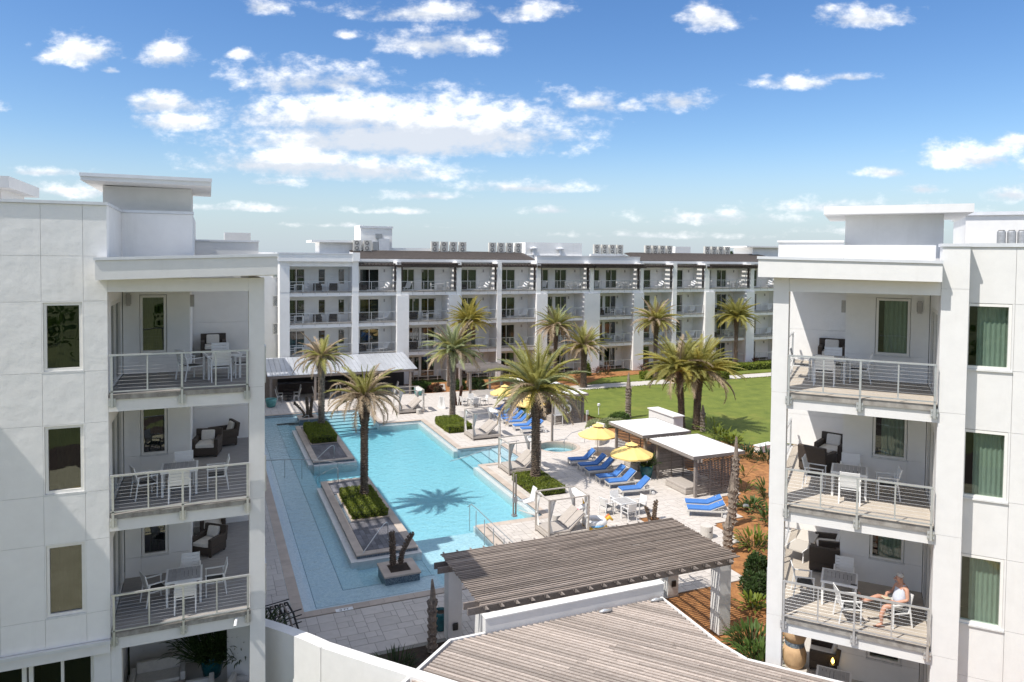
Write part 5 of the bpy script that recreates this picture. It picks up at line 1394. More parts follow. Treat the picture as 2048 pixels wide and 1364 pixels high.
# ground terrace, right: stacked tan stone jars, table and chair tops
def tan_stack():
    t = thing('stone_oven', 'tan rounded stone oven with a mosaic band on the ground terrace', 'oven', RW(-1.88, 3.5, .28), RZ_R)
    MB().lathe([(.28, 0), (.36, .18), (.38, .45), (.31, .70)], 20).obj('lower_drum', 'terracotta', t, True)
    MB().lathe([(.30, .701), (.30, .86)], 20).obj('mosaic_band', 'mosaic', t); MB().lathe([(.31, .861), (.37, 1.05), (.35, 1.35), (.16, 1.46)], 20).obj('upper_drum', 'terracotta', t, True)
    return t
tan_stack()
rput(TB, -.65, 2.0, .28, 0, 'square slatted white table on the ground terrace of the right building'); rput(CH, -.4, 1.5, .28, 0, 'white slatted chair on the ground terrace below the man')
t = thing('candle_lamp', 'small glowing amber lamp beside the ground terrace armchair', 'lamp', RW(-.72, 3.2, .28)); MB().lathe([(.1, 0), (.1, .5)], 12).obj('stand', 'dark', t); MB().lathe([(.01, .5), (.05, .56), (.045, .62), (.005, .70)], 10).obj('flame', 'bulb', t)
# ground terrace, left: grey outdoor sofas
def sofa(u, v, rz, lab):
    t = thing('garden_sofa', lab, 'sofa', lw(u, v, .05), rz, 'grey sofas on the left ground terrace')
    B(-.75, .75, -.4, .4, .1, .4).obj('base', 'wood_post', t); B(-.62, .62, -.25, .4, .402, .52).obj('seat_cushion', 'sofa', t, bevel=.04); B(-.62, .62, -.4, -.255, .402, .85).obj('back_cushion', 'sofa', t, bevel=.04)
    for s in (-1, 1): B(*sorted((s*.63, s*.78)), -.4, .4, .402, .66).obj('arm', 'sofa', t, bevel=.03)
sofa(-1.5, 2.9, PI, 'grey cushioned sofa under the wide terrace window of the left building'); sofa(-.3, 1.2, PI/2, 'grey cushioned sofa in front of the teal pots'); sofa(.8, .9, -PI/2-.3, 'grey cushioned armchair sofa by the corner column of the left building')
# pool deck dining sets
TB.put((20.3, 32.55, 0), .05, 'white table in the sun between the loungers and the pergola roof')
for (x, y, rz, s) in ((19.45, 32.9, -1.4, 'left of'), (20.15, 31.75, .1, 'in front of'), (20.4, 33.4, PI, 'behind'), (21.2, 32.4, 1.75, 'right of')): CH.put((x, y, 0), rz, 'white slatted chair %s the sunlit poolside table' % s, 'chairs at the sunlit poolside table')
TB.put((22.3, 61.6, 0), .1, 'white table near the rusty stumps on the far terrace')
for (x, y, rz, s) in ((21.4, 61.8, -1.4, 'left of'), (22.1, 60.8, .1, 'in front of'), (22.4, 62.4, PI, 'behind'), (23.3, 61.5, 1.7, 'right of')): CH.put((x, y, 0), rz, 'white slatted chair %s the table on the far terrace' % s, 'chairs at the far terrace table')
# high-backed chairs under the bar canopy
def bar_chair():
    t = thing('high_back_chair', '', 'chair')
    B(-.26, .26, -.24, .26, .40, .46).obj('seat', 'lframe', t); MB().box(-.26, .26, -.03, .03, 0, .72).xf(Matrix.Translation((0, -.23, .44)) @ Matrix.Rotation(R(14), 4, 'X')).obj('backrest', 'lframe', t)
    for s in (-1, 1):
        for q in (-.2, .22): B(s*.22-.03, s*.22+.03, q-.03, q+.03, 0, .399).obj('leg', 'lframe', t)
    return t
BC = Proto(bar_chair); BT = Proto(lambda: (lambda t: (MB().lathe([(.04, .02), (.04, .7)], 10).obj('stem', 'dark', t), MB().lathe([(.3, 0), (.3, .02)], 14).obj('foot', 'dark', t), B(-.45, .45, -.45, .45, .70, .74).obj('top', 'wood_dark', t), t)[3])(thing('bistro_table', '', 'table')))
for i, (x, y) in enumerate(((6.8, 69.9), (7.0, 71.6), (10.2, 70.2), (12.8, 70.3), (16.2, 70.2))):
    w = ['first', 'second', 'third', 'fourth', 'fifth'][i]
    BT.put((x, y, 0), 0, '%s dark table from the left under the metal bar canopy' % w, 'tables under the bar canopy')
    for s in (-1, 1): BC.put((x+s*.75, y-.05, 0), -s*PI/2*-1 if False else (PI/2 if s > 0 else -PI/2), 'pale high-backed chair %s the %s table under the bar canopy' % ('right of' if s > 0 else 'left of', w), 'chairs under the bar canopy')
# small furniture of the far balconies, each a thing
def far_chair():
    t = MB().box(-.27, .27, -.25, .27, .40, .44).box(-.27, .27, -.28, -.24, .44, .86)
    for s in (-1, 1):
        t.box(s*.26-.02, s*.26+.02, -.27, -.23, 0, .64).box(s*.26-.02, s*.26+.02, .23, .27, 0, .64).box(s*.26-.025, s*.26+.025, -.25, .28, .62, .65)
    return t.mesh('balcony_chair', 'alu')
def far_wick():
    return MB().box(-.4, .4, -.38, .38, .05, .32).box(-.4, .4, -.42, -.30, .32, .8).box(-.4, -.28, -.3, .38, .32, .6).box(.28, .4, -.3, .38, .32, .6).mesh('balcony_armchair', 'wicker')
def far_lounge():
    t = MB().box(-.3, .3, -.2, 1.0, .28, .34)
    t.join(MB().box(-.3, .3, 0, .8, 0, .05), Matrix.Translation((0, -.2, .30)) @ Matrix.Rotation(R(130), 4, 'X'))
    for s in (-1, 1):
        for q in (-.1, .9): t.box(s*.26-.02, s*.26+.02, q-.02, q+.02, 0, .28)
    return t.mesh('balcony_lounger', 'alu')
def far_table():
    t = MB().box(-.45, .45, -.45, .45, .69, .73)
    for s in (-1, 1):
        for q in (-1, 1): t.box(s*.4-.03, s*.4+.03, q*.4-.03, q*.4+.03, 0, .69)
    return t.mesh('balcony_table', 'alu')
FM = {'chair': far_chair(), 'armchair': far_wick(), 'lounger': far_lounge(), 'table': far_table()}
rr = random.Random(21); LSEEN = {}
FN = ['top floor', 'third floor', 'second floor', 'ground floor']; BN = ['first', 'second', 'third', 'fourth', 'fifth', 'sixth', 'seventh', 'eighth', 'ninth', 'tenth', 'eleventh']
for bi, b in enumerate(BAYS[:11]):
    for fi in range(4):
        a, c = (b[0], b[1]) if fi == 0 else (b[3], b[4])
        if fi == 3 and b[2] == 'A': continue
        items = []
        if b[2] == 'S': items = [('lounger', c-1.1, 1.1, 2.2), ('armchair', a+.6, 1.5, -.4)] if fi < 3 else [('armchair', a+.8, 1.5, 0)]
        elif b[2] == 'D': items = [('table', c-1.6, 1.1, .1), ('chair', c-2.35, 1.0, -1.5), ('chair', c-.85, 1.1, 1.6), ('lounger' if fi == 0 else 'armchair', a+.9, 1.2, 2.4 if fi == 0 else .2)] if fi < 3 else [('chair', a+1.2, 1.3, .3)]
        else: items = [('table', a+1.0, 1.0, 0), ('chair', a+.35, 1.0, -1.5), ('chair', a+1.7, 1.0, 1.5), ('armchair', a+2.9, 1.3, 0), ('armchair', a+4.5, 1.3, .2)]
        for (k, x, v, rz) in items:
            o = inst('balcony_' + k, FM[k], None, (x, 74.8+v, FD[fi]+.001), (0, 0, PI-rz if k != 'lounger' else rz))
            seen = LSEEN.setdefault((bi, fi, k), 0); LSEEN[(bi, fi, k)] += 1
            tag(o, (('left ', 'right ')[seen] if sum(1 for q in items if q[0] == k) > 1 else '') + ('dark ' if k == 'armchair' else 'white ') + k + ' on the %s balcony, %s bay from left, far building' % (FN[fi], BN[bi]), k, 'small furniture on the far balconies')
# ================================================================== PALMS
def frond_mesh(name, L, droop, nl, ll, m, seed, vee=.45, ragged=0.0):
    rr = random.Random(seed); s = MB(); n = 10; pts = []; p = Vector((0, 0, 0)); side = rr.uniform(-.12, .12)
    for i in range(n + 1):
        t = i / n; pts.append(p.copy()); a = -droop * t**1.4
        p = p + Vector((math.cos(a)*math.cos(side*t), math.sin(side*t), math.sin(a))) * (L / n)
    s.tube(pts, [.035*(1-.85*i/n)*(1 if i else 1.5) for i in range(n+1)], 4)
    for i in range(nl):
        t = .10 + .90 * i / (nl - 1); f = t * n; k = min(int(f), n-1); q = pts[k].lerp(pts[k+1], f-k); d = (pts[k+1]-pts[k]).normalized()
        lat = d.cross(Vector((0, 0, 1))).normalized(); upv = lat.cross(d)
        w = ll * (.45 + .75*math.sin(PI*min(1, t*.9+.12))**.8) * (1 - .45*t)
        for sg in (-1, 1):
            if rr.random() < ragged: continue
            sw = rr.uniform(.55, .95) + .5*t
            dr = (lat*sg + d*sw + upv*(vee + rr.uniform(-.25, .2))).normalized()
            tip = q + dr * w * rr.uniform(.8, 1.1) - Vector((0, 0, w*rr.uniform(.05, .35)*(1+ragged*3)))
            mid = q + dr * w * .5; b = d * .0075
            s.quad(q - b, mid - b*1.1, tip, mid + b*1.1, q + b)
    return s.mesh(name, m)
FR = {}
for key, m in (('g', 'frond'), ('b', 'frond_blue'), ('y', 'frond_gold'), ('d', 'frond_dry')):
    FR[key] = [frond_mesh('frond', 1.0, dr, 40, .20, m, i*7+3, ragged=.2 if key == 'd' else .02) for i, dr in enumerate((.55, .95, 1.35, 1.9))]
FR['s'] = [frond_mesh('frond', 1.0, .1, 40, .10, 'frond_new', 5, .9)]
def trunk_mesh(h, r0, r1, r2, m='bark', seed=0, lean=(0, 0), scale_h=.12, rough=1.0):
    """tapered column covered in overlapping cut leaf bases"""
    rr = random.Random(seed); s = MB()
    def rad(t): return r0 + (r1-r0)*min(1, t/.15) if t < .15 else (r1 if t < .72 else r1 + (r2-r1)*((t-.72)/.28)**.8)
    def cen(t): return Vector((lean[0]*t*t, lean[1]*t*t, h*t))
    n = 12; s.tube([cen(i/14) for i in range(15)], [rad(i/14)*.86 for i in range(15)], n)
    rows = int(h / scale_h)
    for i in range(rows):
        t = (i+.3)/rows; c = cen(t); R_ = rad(t); k = 9; ph = i*.61
        big = .6 + .9*max(0, (t-.6)/.4)
        for j in range(k):
            if rr.random() < .06: continue
            a = 2*PI*(j/k)+ph+rr.uniform(-.12, .12); o = Vector((math.cos(a), math.sin(a), 0)); tg = Vector((-o.y, o.x, 0)); wd = R_*.36; ln = scale_h*rr.uniform(.7, 1.25)*big*rough
            b0 = c + o*R_*.80; top = b0 + o*(.05*big*rough+R_*.22) + Vector((0, 0, ln*1.15))
            s.v += [tuple(b0 - tg*wd), tuple(b0 + tg*wd), tuple(top + tg*wd*.45), tuple(top - tg*wd*.45), tuple(b0 + Vector((0, 0, ln*1.5)) - o*.02)]
            q = len(s.v) - 5; s.f += [(q, q+1, q+2, q+3), (q+3, q+2, q+4), (q, q+3, q+4), (q+1, q+4, q+2)]
    return s.mesh('trunk', m)
def palm(label, x, y, h, L, mix, n=44, seed=1, r=(.30, .24, .32), trunk='bark', lo=-.25, hi=1.45, z=0.0, fruit=0, lean=(0, 0), hang=.0, group='date palms round the pool and lawn'):
    n = int(n * 1.5)
    rr = random.Random(seed); t = thing('palm_tree', label, 'palm tree', (x, y, z), 0, group)
    inst('trunk', trunk_mesh(h, r[0], r[1], r[2], trunk, seed, lean), t)
    c = (lean[0], lean[1], h)
    ks = list(mix.keys()); ws = list(mix.values())
    for i in range(n):
        f = (i + .5) / n; el = hi - (hi - lo) * f**.85 + rr.uniform(-.1, .1); az = i * 2.39996 + rr.uniform(-.25, .25)
        k = rr.choices(ks, ws)[0]
        if el < .1 and 'd' in mix and rr.random() < .45: k = 'd'
        vi = min(3, max(0, int(1.3 + rr.uniform(-1, 1.2) + (1.0 if k == 'd' else 0) + hang)))
        if el > .85: vi = min(vi, 1)
        if el > 1.1: vi = 0
        ln = L * rr.uniform(.82, 1.08) * (.72 if el > 1.25 and hang else 1)
        inst('frond', FR[k][vi % len(FR[k])], t, (c[0]+.12*math.cos(az), c[1]+.12*math.sin(az), c[2]+rr.uniform(-.12, .10)), (rr.uniform(-.2, .2), -el, az), (ln, ln, ln))
    for i in range(fruit):
        a = -1.9 + i*.9; o = MB()
        for q in range(26):
            b = a + rr.uniform(-.45, .45); e = rr.uniform(.1, .7); pp = [Vector((.2*math.cos(b), .2*math.sin(b), 0)), Vector((.55*math.cos(b), .55*math.sin(b), .15*e)), Vector((.85*math.cos(b), .85*math.sin(b), -.35*e))]
            o.tube(pp, .012, 3)
            for w in range(4): o.lathe([(.005, -.03), (.03, 0), (.005, .03)], 4, tuple(pp[1].lerp(pp[2], w/3)), False)
        o.obj('fruit_cluster', 'fruit', t, loc=(c[0], c[1], c[2]+.1))
    return t
palm('half-withered palm with one upright yellow spear, on the sunlit pool island', 7.85, 39.3, 5.95, 2.35, {'d': 3, 'g': 2}, 30, 2, (.30, .21, .36), 'bark', -.3, 1.3, 0, hang=.9)
_p = bpy.data.objects['palm_tree']
for k in range(3): inst('frond', FR['s'][0], _p, (0, 0, 5.95), (0, -1.5 + .06*k, k*2.0), (1.7, .7, 1.7))
palm('half-withered palm on the shaded far pool island', 8.0, 56.7, 5.7, 2.35, {'d': 3, 'g': 2}, 34, 4, (.32, .25, .34), 'bark_grey', -.3, 1.35, hang=.7)
palm('grey green palm in the rounded bright hedge bed behind the pool', 18.75, 57.0, 5.75, 2.85, {'b': 5, 'g': 2, 'd': .5}, 50, 5, (.30, .25, .33), 'bark_grey', -.25, 1.4)
palm('largest golden green palm, in the square hedge bed in the middle of the terrace', 18.15, 39.1, 5.7, 3.3, {'g': 6, 'y': 1.5, 'b': 1.5, 'd': .3}, 44, 6, (.36, .26, .33), 'bark', -.3, 1.45)
palm('left twin of the leaning pair of palms on the lawn behind the cabanas', 34.85, 47.4, 4.8, 3.3, {'g': 4, 'y': 2, 'd': .4}, 44, 8, (.34, .26, .34), 'bark', -.25, 1.35, fruit=2, lean=(-.2, .3), group='twin palms on the lawn')
palm('right twin of the pair of palms on the lawn, with the thicker trunk', 35.95, 46.9, 4.7, 3.5, {'g': 4, 'y': 2, 'd': .3}, 46, 9, (.38, .30, .38), 'bark', -.3, 1.35, fruit=1, lean=(.2, 0), group='twin palms on the lawn')
palm('golden young palm in front of the second pergola bay of the far building', 25.0, 70.6, 6.9, 2.6, {'y': 5, 'g': 1}, 44, 10, (.26, .19, .26), 'bark_grey', -.15, 1.5)
palm('dusty palm left of the thick pier in the middle of the far building', 34.5, 69.5, 6.2, 2.75, {'g': 3, 'd': 2, 'b': 2}, 46, 11, (.28, .22, .3), 'bark', -.3, 1.4)
palm('low palm with brown-tipped fronds in the middle bed by the lawn path', 36.4, 66.6, 4.3, 2.8, {'g': 3, 'd': 2, 'y': 2}, 42, 12, (.4, .32, .36), 'bark', -.2, 1.45)
palm('straw coloured palm before the far building, left of the twin palms', 46.5, 68.3, 6.6, 2.9, {'d': 3, 'y': 2, 'g': 2}, 48, 13, (.30, .24, .34), 'bark', -.3, 1.45)
palm('full green palm at the right end of the far building', 62.0, 73.2, 6.3, 2.95, {'g': 5, 'y': 2}, 50, 14, (.3, .24, .34), 'bark', -.25, 1.45)
palm('thin small palm behind the timber arbour', 24.3, 72.4, 4.2, 1.1, {'d': 2, 'g': 1}, 16, 15, (.2, .15, .2), 'bark_grey', -.6, 1.2)
palm('bare slim palm trunk close beside the golden young palm', 23.2, 72.0, 3.4, .5, {'d': 1}, 6, 16, (.18, .14, .16), 'bark_grey', .2, 1.4)

def dead_palm(label, x, y, h, r=.2, seed=0, rz=0, group='headless dead palm trunks'):
    t = thing('dead_palm', label, 'dead palm', (x, y, 0), rz, group); rr = random.Random(seed)
    inst('trunk', trunk_mesh(h*.66, r*1.25, r, r*.95, 'bark_grey', seed, (0, 0), .22, .7), t)
    s = MB(); hh = h*.62
    for i in range(15):
        a = rr.uniform(0, 2*PI); r0 = r*rr.uniform(.6, 1.1); z0 = hh + rr.uniform(-.35, .1)*h*.4; ln = rr.uniform(.18, .40)*h*(.9 if i > 6 else 1)
        s.bar((r0*math.cos(a), r0*math.sin(a), z0), (r0*.35*math.cos(a), r0*.35*math.sin(a), z0+ln), rr.uniform(.05, .10), .02, (math.cos(a), math.sin(a), 0))
    s.tube([(0, 0, hh*.98), (.02, .01, hh+.2*h), (0, .03, h)], [r*.9, r*.55, .03], 7)
    s.obj('broken_crown', 'bark_grey', t)
dead_palm('headless dead palm standing alone on the lawn behind the rosemary mound', 33.0, 52.4, 3.8, .26, 1)
dead_palm('short dead stump leaning against the right twin palm', 36.0, 46.2, 2.1, .2, 2)
dead_palm('taller headless trunk behind the front corner of the plain-roofed cabana', 26.75, 31.4, 3.85, .19, 3)
dead_palm('smooth pale headless trunk on the mulch corner in front of the taller one', 24.75, 29.25, 2.65, .23, 4)
dead_palm('short ragged dead trunk at the right corner of the pergola', 22.2, 26.5, 1.8, .24, 5)
dead_palm('slender ragged dead trunk in the soil bed below the shaded paving', 7.05, 23.5, 2.5, .16, 6)
def stumps(lab, items, mt='bark', group=None):
    for i, (x, y, z, h, tx, ty, r) in enumerate(items):
        t = thing('palm_stump', lab[i], 'stump', (x, y, z), 0, group)
        inst('trunk', trunk_mesh(h, r, r*.95, r*.4, mt, i+20, (tx, ty), .1, 1.2), t)
stumps(['thick upright bare stump in the near pool planter', 'bare stump leaning right in the near pool planter'], [(7.3, 30.3, .24, 1.3, -.05, 0, .13), (7.65, 30.3, .24, 1.15, .55, 0, .11)])
stumps(['dark stump leaning left in the far pool planter', 'tallest dark stump in the far pool planter', 'right hand dark stump in the far pool planter'], [(7.3, 61.4, .14, 1.2, -.9, 0, .10), (7.55, 61.4, .14, 1.6, -.1, 0, .13), (7.8, 61.5, .14, 1.5, .15, 0, .13)])
stumps(['left leaning stump in the small bed beyond the pergola roof', 'right upright stump in the small bed beyond the pergola roof'], [(21.05, 31.25, 0, .62, -.25, 0, .09), (21.35, 31.25, 0, .85, .12, 0, .11)])
stumps(['left rusty stump on the far terrace', 'right rusty stump on the far terrace'], [(20.8, 62.3, 0, 1.4, -.25, 0, .13), (21.2, 62.3, 0, 1.6, .2, 0, .13)], 'leaf_red')
B(20.7, 21.7, 30.8, 31.7, -.3, -.02).obj('stump_bed', 'mulch')['kind'] = 'structure'

# ================================================================== HEDGES, SHRUBS, PLANTS
def leaf_quad(s, p, d, up, ln, w):
    sd = d.cross(up); sd = sd.normalized() if sd.length > 1e-4 else Vector((1, 0, 0))
    s.quad(p, p + d*ln*.5 + sd*w, p + d*ln, p + d*ln*.5 - sd*w)
def rv(rr):
    while True:
        v = Vector((rr.uniform(-1, 1), rr.uniform(-1, 1), rr.uniform(-1, 1)))
        if .05 < v.length < 1: return v.normalized()
def hedge(label, x0, x1, y0, y1, h, z=.0, n=None, m='hedge', rnd=.25, group=None, seed=1, ls=.085):
    t = thing('hedge', label, 'hedge', ((x0+x1)/2, (y0+y1)/2, z), 0, group); a, b = (x1-x0)/2, (y1-y0)/2; rr = random.Random(seed)
    c = MB().box(-a+.12, a-.12, -b+.12, b-.12, 0, h-.10).obj('woody_core', 'hedge_core', t)
    s = MB(); area = 4*a*b + 4*(a+b)*h; n = n or int(area*560)
    for i in range(n):
        q = rr.random()*area
        if q < 4*a*b: p = Vector((rr.uniform(-a, a), rr.uniform(-b, b), h)); nn_ = Vector((0, 0, 1))
        else:
            if rr.random() < a/(a+b): p = Vector((rr.uniform(-a, a), b*rr.choice((-1, 1)), rr.uniform(0, h))); nn_ = Vector((0, math.copysign(1, p.y), .2))
            else: p = Vector((a*rr.choice((-1, 1)), rr.uniform(-b, b), rr.uniform(0, h))); nn_ = Vector((math.copysign(1, p.x), 0, .2))
        # round the corners and make the surface lumpy
        ex = max(0, abs(p.x)-(a-rnd)); ey = max(0, abs(p.y)-(b-rnd)); dd = math.hypot(ex, ey)
        if dd > rnd: p.x -= math.copysign(ex*(1-rnd/dd), p.x); p.y -= math.copysign(ey*(1-rnd/dd), p.y)
        ed = max(0, max(abs(p.x)-(a-.14), abs(p.y)-(b-.14)))
        p.z = min(p.z, h - ed*ed*3.5)
        l = mnoise.noise(Vector((p.x*2.2+seed, p.y*2.2, p.z*2.2)))*.07 + mnoise.noise(Vector((p.x*6, p.y*6+seed, p.z*6)))*.035
        p = p*(1.0) + nn_*(l - .05*rr.random())
        d = (nn_*.7 + rv(rr)*.9).normalized()
        leaf_quad(s, p, d, rv(rr), ls*rr.uniform(.7, 1.3), ls*.30)
    s.obj('foliage', m, t)
    return t
hedge('square dark hedge half in sun at the foot of the palm on the sunlit island', 6.72, 8.52, 36.45, 40.85, .36, .15, seed=2)
hedge('square hedge fully in shade at the foot of the far island palm', 6.72, 8.52, 52.42, 57.33, .5, .15, seed=3)
a, b, c, d = HEDGES['h3']; hedge('bright rounded hedge round the grey green palm behind the pool', a, b, c, d, .52, seed=4, rnd=.6, m='hedge')
a, b, c, d = HEDGES['h4']; hedge('square hedge round the largest palm beside the pool edge', a, b, c, d, .42, seed=5)
B(16.9, 19.05, 36.6, 40.3, -.3, -.012).obj('hedge_bed', 'soil')['kind'] = 'structure'; B(16.9, 19.05, 52.4, 56.5, -.3, -.012).obj('hedge_bed', 'soil')['kind'] = 'structure'
hedge('long low clipped hedge along the lawn path', 47.4, 54.8, 65.6, 66.9, .8, n=4200, seed=6, ls=.16)
hedge('clipped hedge behind the path hedge in front of the far building', 50.2, 56.5, 68.3, 69.5, .9, n=3600, seed=7, ls=.16)
hedge('short clipped hedge left of the path hedge near the straw palm', 45.2, 48.4, 68.4, 69.6, .7, n=2200, seed=8, ls=.16)
hedge('clipped hedge under the right end of the far building', 57.8, 66.5, 70.0, 71.2, .7, n=3200, seed=9, ls=.18)
def mound(label, x, y, rx, ry, h, m, n, ls, seed, name='shrub', cat='shrub', spiky=.4, group=None):
    t = thing(name, label, cat, (x, y, 0), 0, group); rr = random.Random(seed); s = MB()
    lob = [(rr.uniform(-.55, .55)*rx, rr.uniform(-.55, .55)*ry, rr.uniform(.45, 1.0)) for _ in range(7)]
    for i in range(n):
        cx, cy, k = rr.choice(lob); v = rv(rr); v.z = abs(v.z)
        p = Vector((cx + v.x*rx*.55*k, cy + v.y*ry*.55*k, v.z*h*k*rr.uniform(.75, 1.0)))
        d = (v*spiky + rv(rr)*.8 + Vector((0, 0, .5))).normalized()
        leaf_quad(s, p, d, rv(rr), ls*rr.uniform(.6, 1.4), ls*.2)
    s.obj('foliage', m, t)
    k = MB()
    for cx, cy, q in lob: k.lathe([(rx*.44*q, 0), (rx*.42*q, h*.4*q), (rx*.22*q, h*.72*q)], 9, (cx, cy, 0))
    k.obj('woody_core', 'hedge_core', t)
    return t
mound('long grey green rosemary mound between the life ring cabana and the chimney wall', 29.7, 50.6, 2.3, 1.5, .8, 'frond_blue', 6500, .16, 31)
mound('grey green shrub behind the rosemary mound at the lawn edge', 31.8, 51.9, 1.1, .8, .6, 'leaf', 2200, .16, 32)
def leafy(label, x, y, h, n, m, seed, ln=.6, w=.09, name='leafy_plant', cat='plant', group=None, z=0, sp=.35, droop=.5):
    """a clump of long arching leaves on short stems"""
    t = thing(name, label, cat, (x, y, z), 0, group); rr = random.Random(seed); s = MB(); st = MB()
    for i in range(n):
        a = rr.uniform(0, 2*PI); r0 = sp*math.sqrt(rr.random())*.6; b = Vector((r0*math.cos(a), r0*math.sin(a), 0)); e = rr.uniform(.5, 1.45)
        o = Vector((math.cos(a)*math.cos(e), math.sin(a)*math.cos(e), math.sin(e))); hh = h*rr.uniform(.35, .8)
        q = b + o*hh; st.bar(b, q, .014)
        l = ln*rr.uniform(.7, 1.2); sd = Vector((-math.sin(a), math.cos(a), 0)); p = q; dirv = o.copy(); prev = (p - sd*.01, p + sd*.01)
        for k in range(4):
            dirv = (dirv - Vector((0, 0, droop*.45))).normalized(); p = p + dirv*(l/4); ww = w*(1.0, .95, .6, .05)[k]
            cur = (p - sd*ww, p + sd*ww); s.quad(prev[0], cur[0], cur[1], prev[1]); prev = cur
    s.obj('leaves', m, t); st.obj('stems', 'leaf_dark', t)
    return t
MG = 'plants in the orange mulch bed'
leafy('glossy green clump beside the spotlight in the mulch', 27.2, 30.6, .6, 70, 'leaf', 40, .42, .06, sp=.6)
leafy('left dark fern clump near the white box at the lawn edge', 33.8, 38.7, .7, 60, 'leaf_dark', 41, .6, .05, sp=.7); leafy('right dark fern clump near the white box at the lawn edge', 34.6, 37.7, .8, 70, 'leaf_dark', 42, .6, .05, sp=.8)
leafy('yellow green plant behind the plain-roofed cabana, nearer the lawn', 35.4, 43.2, 1.1, 60, 'leaf_yel', 43, .5, .08, sp=.7); leafy('yellow green plant behind the plain-roofed cabana, nearer the mulch', 35.2, 41.7, 1.0, 55, 'leaf_yel', 44, .5, .08, sp=.6)
leafy('thin yellow leaved stem in the mulch behind the taller dead trunk', 28.7, 33.0, 1.2, 9, 'leaf_yel', 45, .5, .07, sp=.15); leafy('small thin yellow plant in the mulch beside the cabana corner', 31.0, 35.5, .8, 8, 'leaf_yel', 46, .5, .07, sp=.15)
leafy('green clump at the wall edge far right in the mulch', 29.4, 31.8, .8, 40, 'leaf', 47, .5, .06, sp=.5); leafy('lower green clump by the right building column', 26.7, 28.8, .9, 45, 'leaf', 48, .5, .06, sp=.5)
leafy('tall yellow green ginger plant with dry white stems', 23.7, 26.4, .9, 90, 'leaf_yel', 49, .42, .05, sp=.8)
mound('dark round shrub in the mulch, the farther of two by the paving corner', 22.0, 24.4, .6, .6, .8, 'leaf_dark', 2200, .16, 50, group=MG); mound('dark round shrub in the mulch, the nearer of two', 20.5, 22.7, .65, .65, .85, 'leaf_dark', 2300, .16, 51, group=MG)
leafy('yellow croton in the mulch below the dark round shrubs', 19.5, 21.7, .55, 60, 'leaf_yel', 52, .32, .06, sp=.4)
leafy('large green shrub at the foot of the white pergola column', 17.5, 19.5, .7, 150, 'leaf', 53, .42, .04, sp=.9); leafy('second large green shrub beside the right building, nearest the trellis roof', 16.9, 18.4, .7, 130, 'leaf', 54, .42, .04, sp=.8)
leafy('small dark plant near the left edge of the mulch by the fern clumps', 32.5, 39.6, .6, 34, 'leaf_dark', 55, .6, .05, sp=.5)
mound('flowering green bush left of the stepping stones by the bar canopy', 20.0, 70.3, 1.1, .9, 1.0, 'leaf', 2300, .22, 56); mound('bronze tinted bush right beside the flowering bush', 21.0, 69.5, .8, .6, .8, 'leaf_red', 1300, .22, 57)
mound('olive bush at the left post of the timber arbour', 23.6, 69.9, .8, .6, 1.2, 'leaf', 1600, .2, 58); mound('dark bush at the right post of the timber arbour', 25.6, 69.4, .9, .6, 1.1, 'leaf_dark', 1800, .2, 59)
mound('bright yellow green bush behind the low palm by the far building', 40.4, 73.2, .6, .5, 2.0, 'leaf_yel', 1200, .2, 60)
for i, (x, y, w) in enumerate(((42.0, 73.2, 'left of middle door'), (43.0, 73.0, 'right of its twin'), (48.3, 73.4, 'against the thick right pier'), (65.3, 73.4, 'at the right end'), (39.2, 73.0, 'half behind the low palm'))):
    leafy('bronze cordyline at the foot of the far building, ' + w, x, y, .8, 34, 'leaf_red', 61+i, .5, .07, name='cordyline', group='bronze cordylines')
leafy('small fan palm beside the right twin palm', 36.3, 45.2, 1.3, 16, 'leaf_yel', 70, .7, .05, sp=.2); leafy('thin banana plant by the twin palm stump', 35.7, 45.3, 1.3, 8, 'leaf_yel', 71, .6, .08, sp=.2)
leafy('grass tuft in the soil bed by the slender dead trunk', 5.6, 22.9, .35, 160, 'leaf_dark', 72, .3, .012, sp=1.0); leafy('pale plant growing against the straight white garden wall', 5.6, 16.4, .6, 60, 'leaf', 73, .5, .05, sp=.3)
# straw litter over the planting bed nearest the camera
st = MB(); rr = random.Random(4)
for i in range(5200):
    x, y = rr.uniform(16.8, 36), rr.uniform(15, 44)
    if inpoly(x, y, DO) or (x > 30 and y > 41.5): continue
    a = rr.uniform(0, PI); l = rr.uniform(.05, .16); dx, dy = math.cos(a)*l, math.sin(a)*l; w = .008
    st.v += [(x-dx-dy*.06, y-dy+dx*.06, -.038), (x+dx-dy*.06, y+dy+dx*.06, -.02), (x+dx+dy*.06, y+dy-dx*.06, -.02)]; k = len(st.v)-3; st.f.append((k, k+1, k+2))
o = st.obj('pine_straw', 'straw'); o['kind'] = 'stuff'

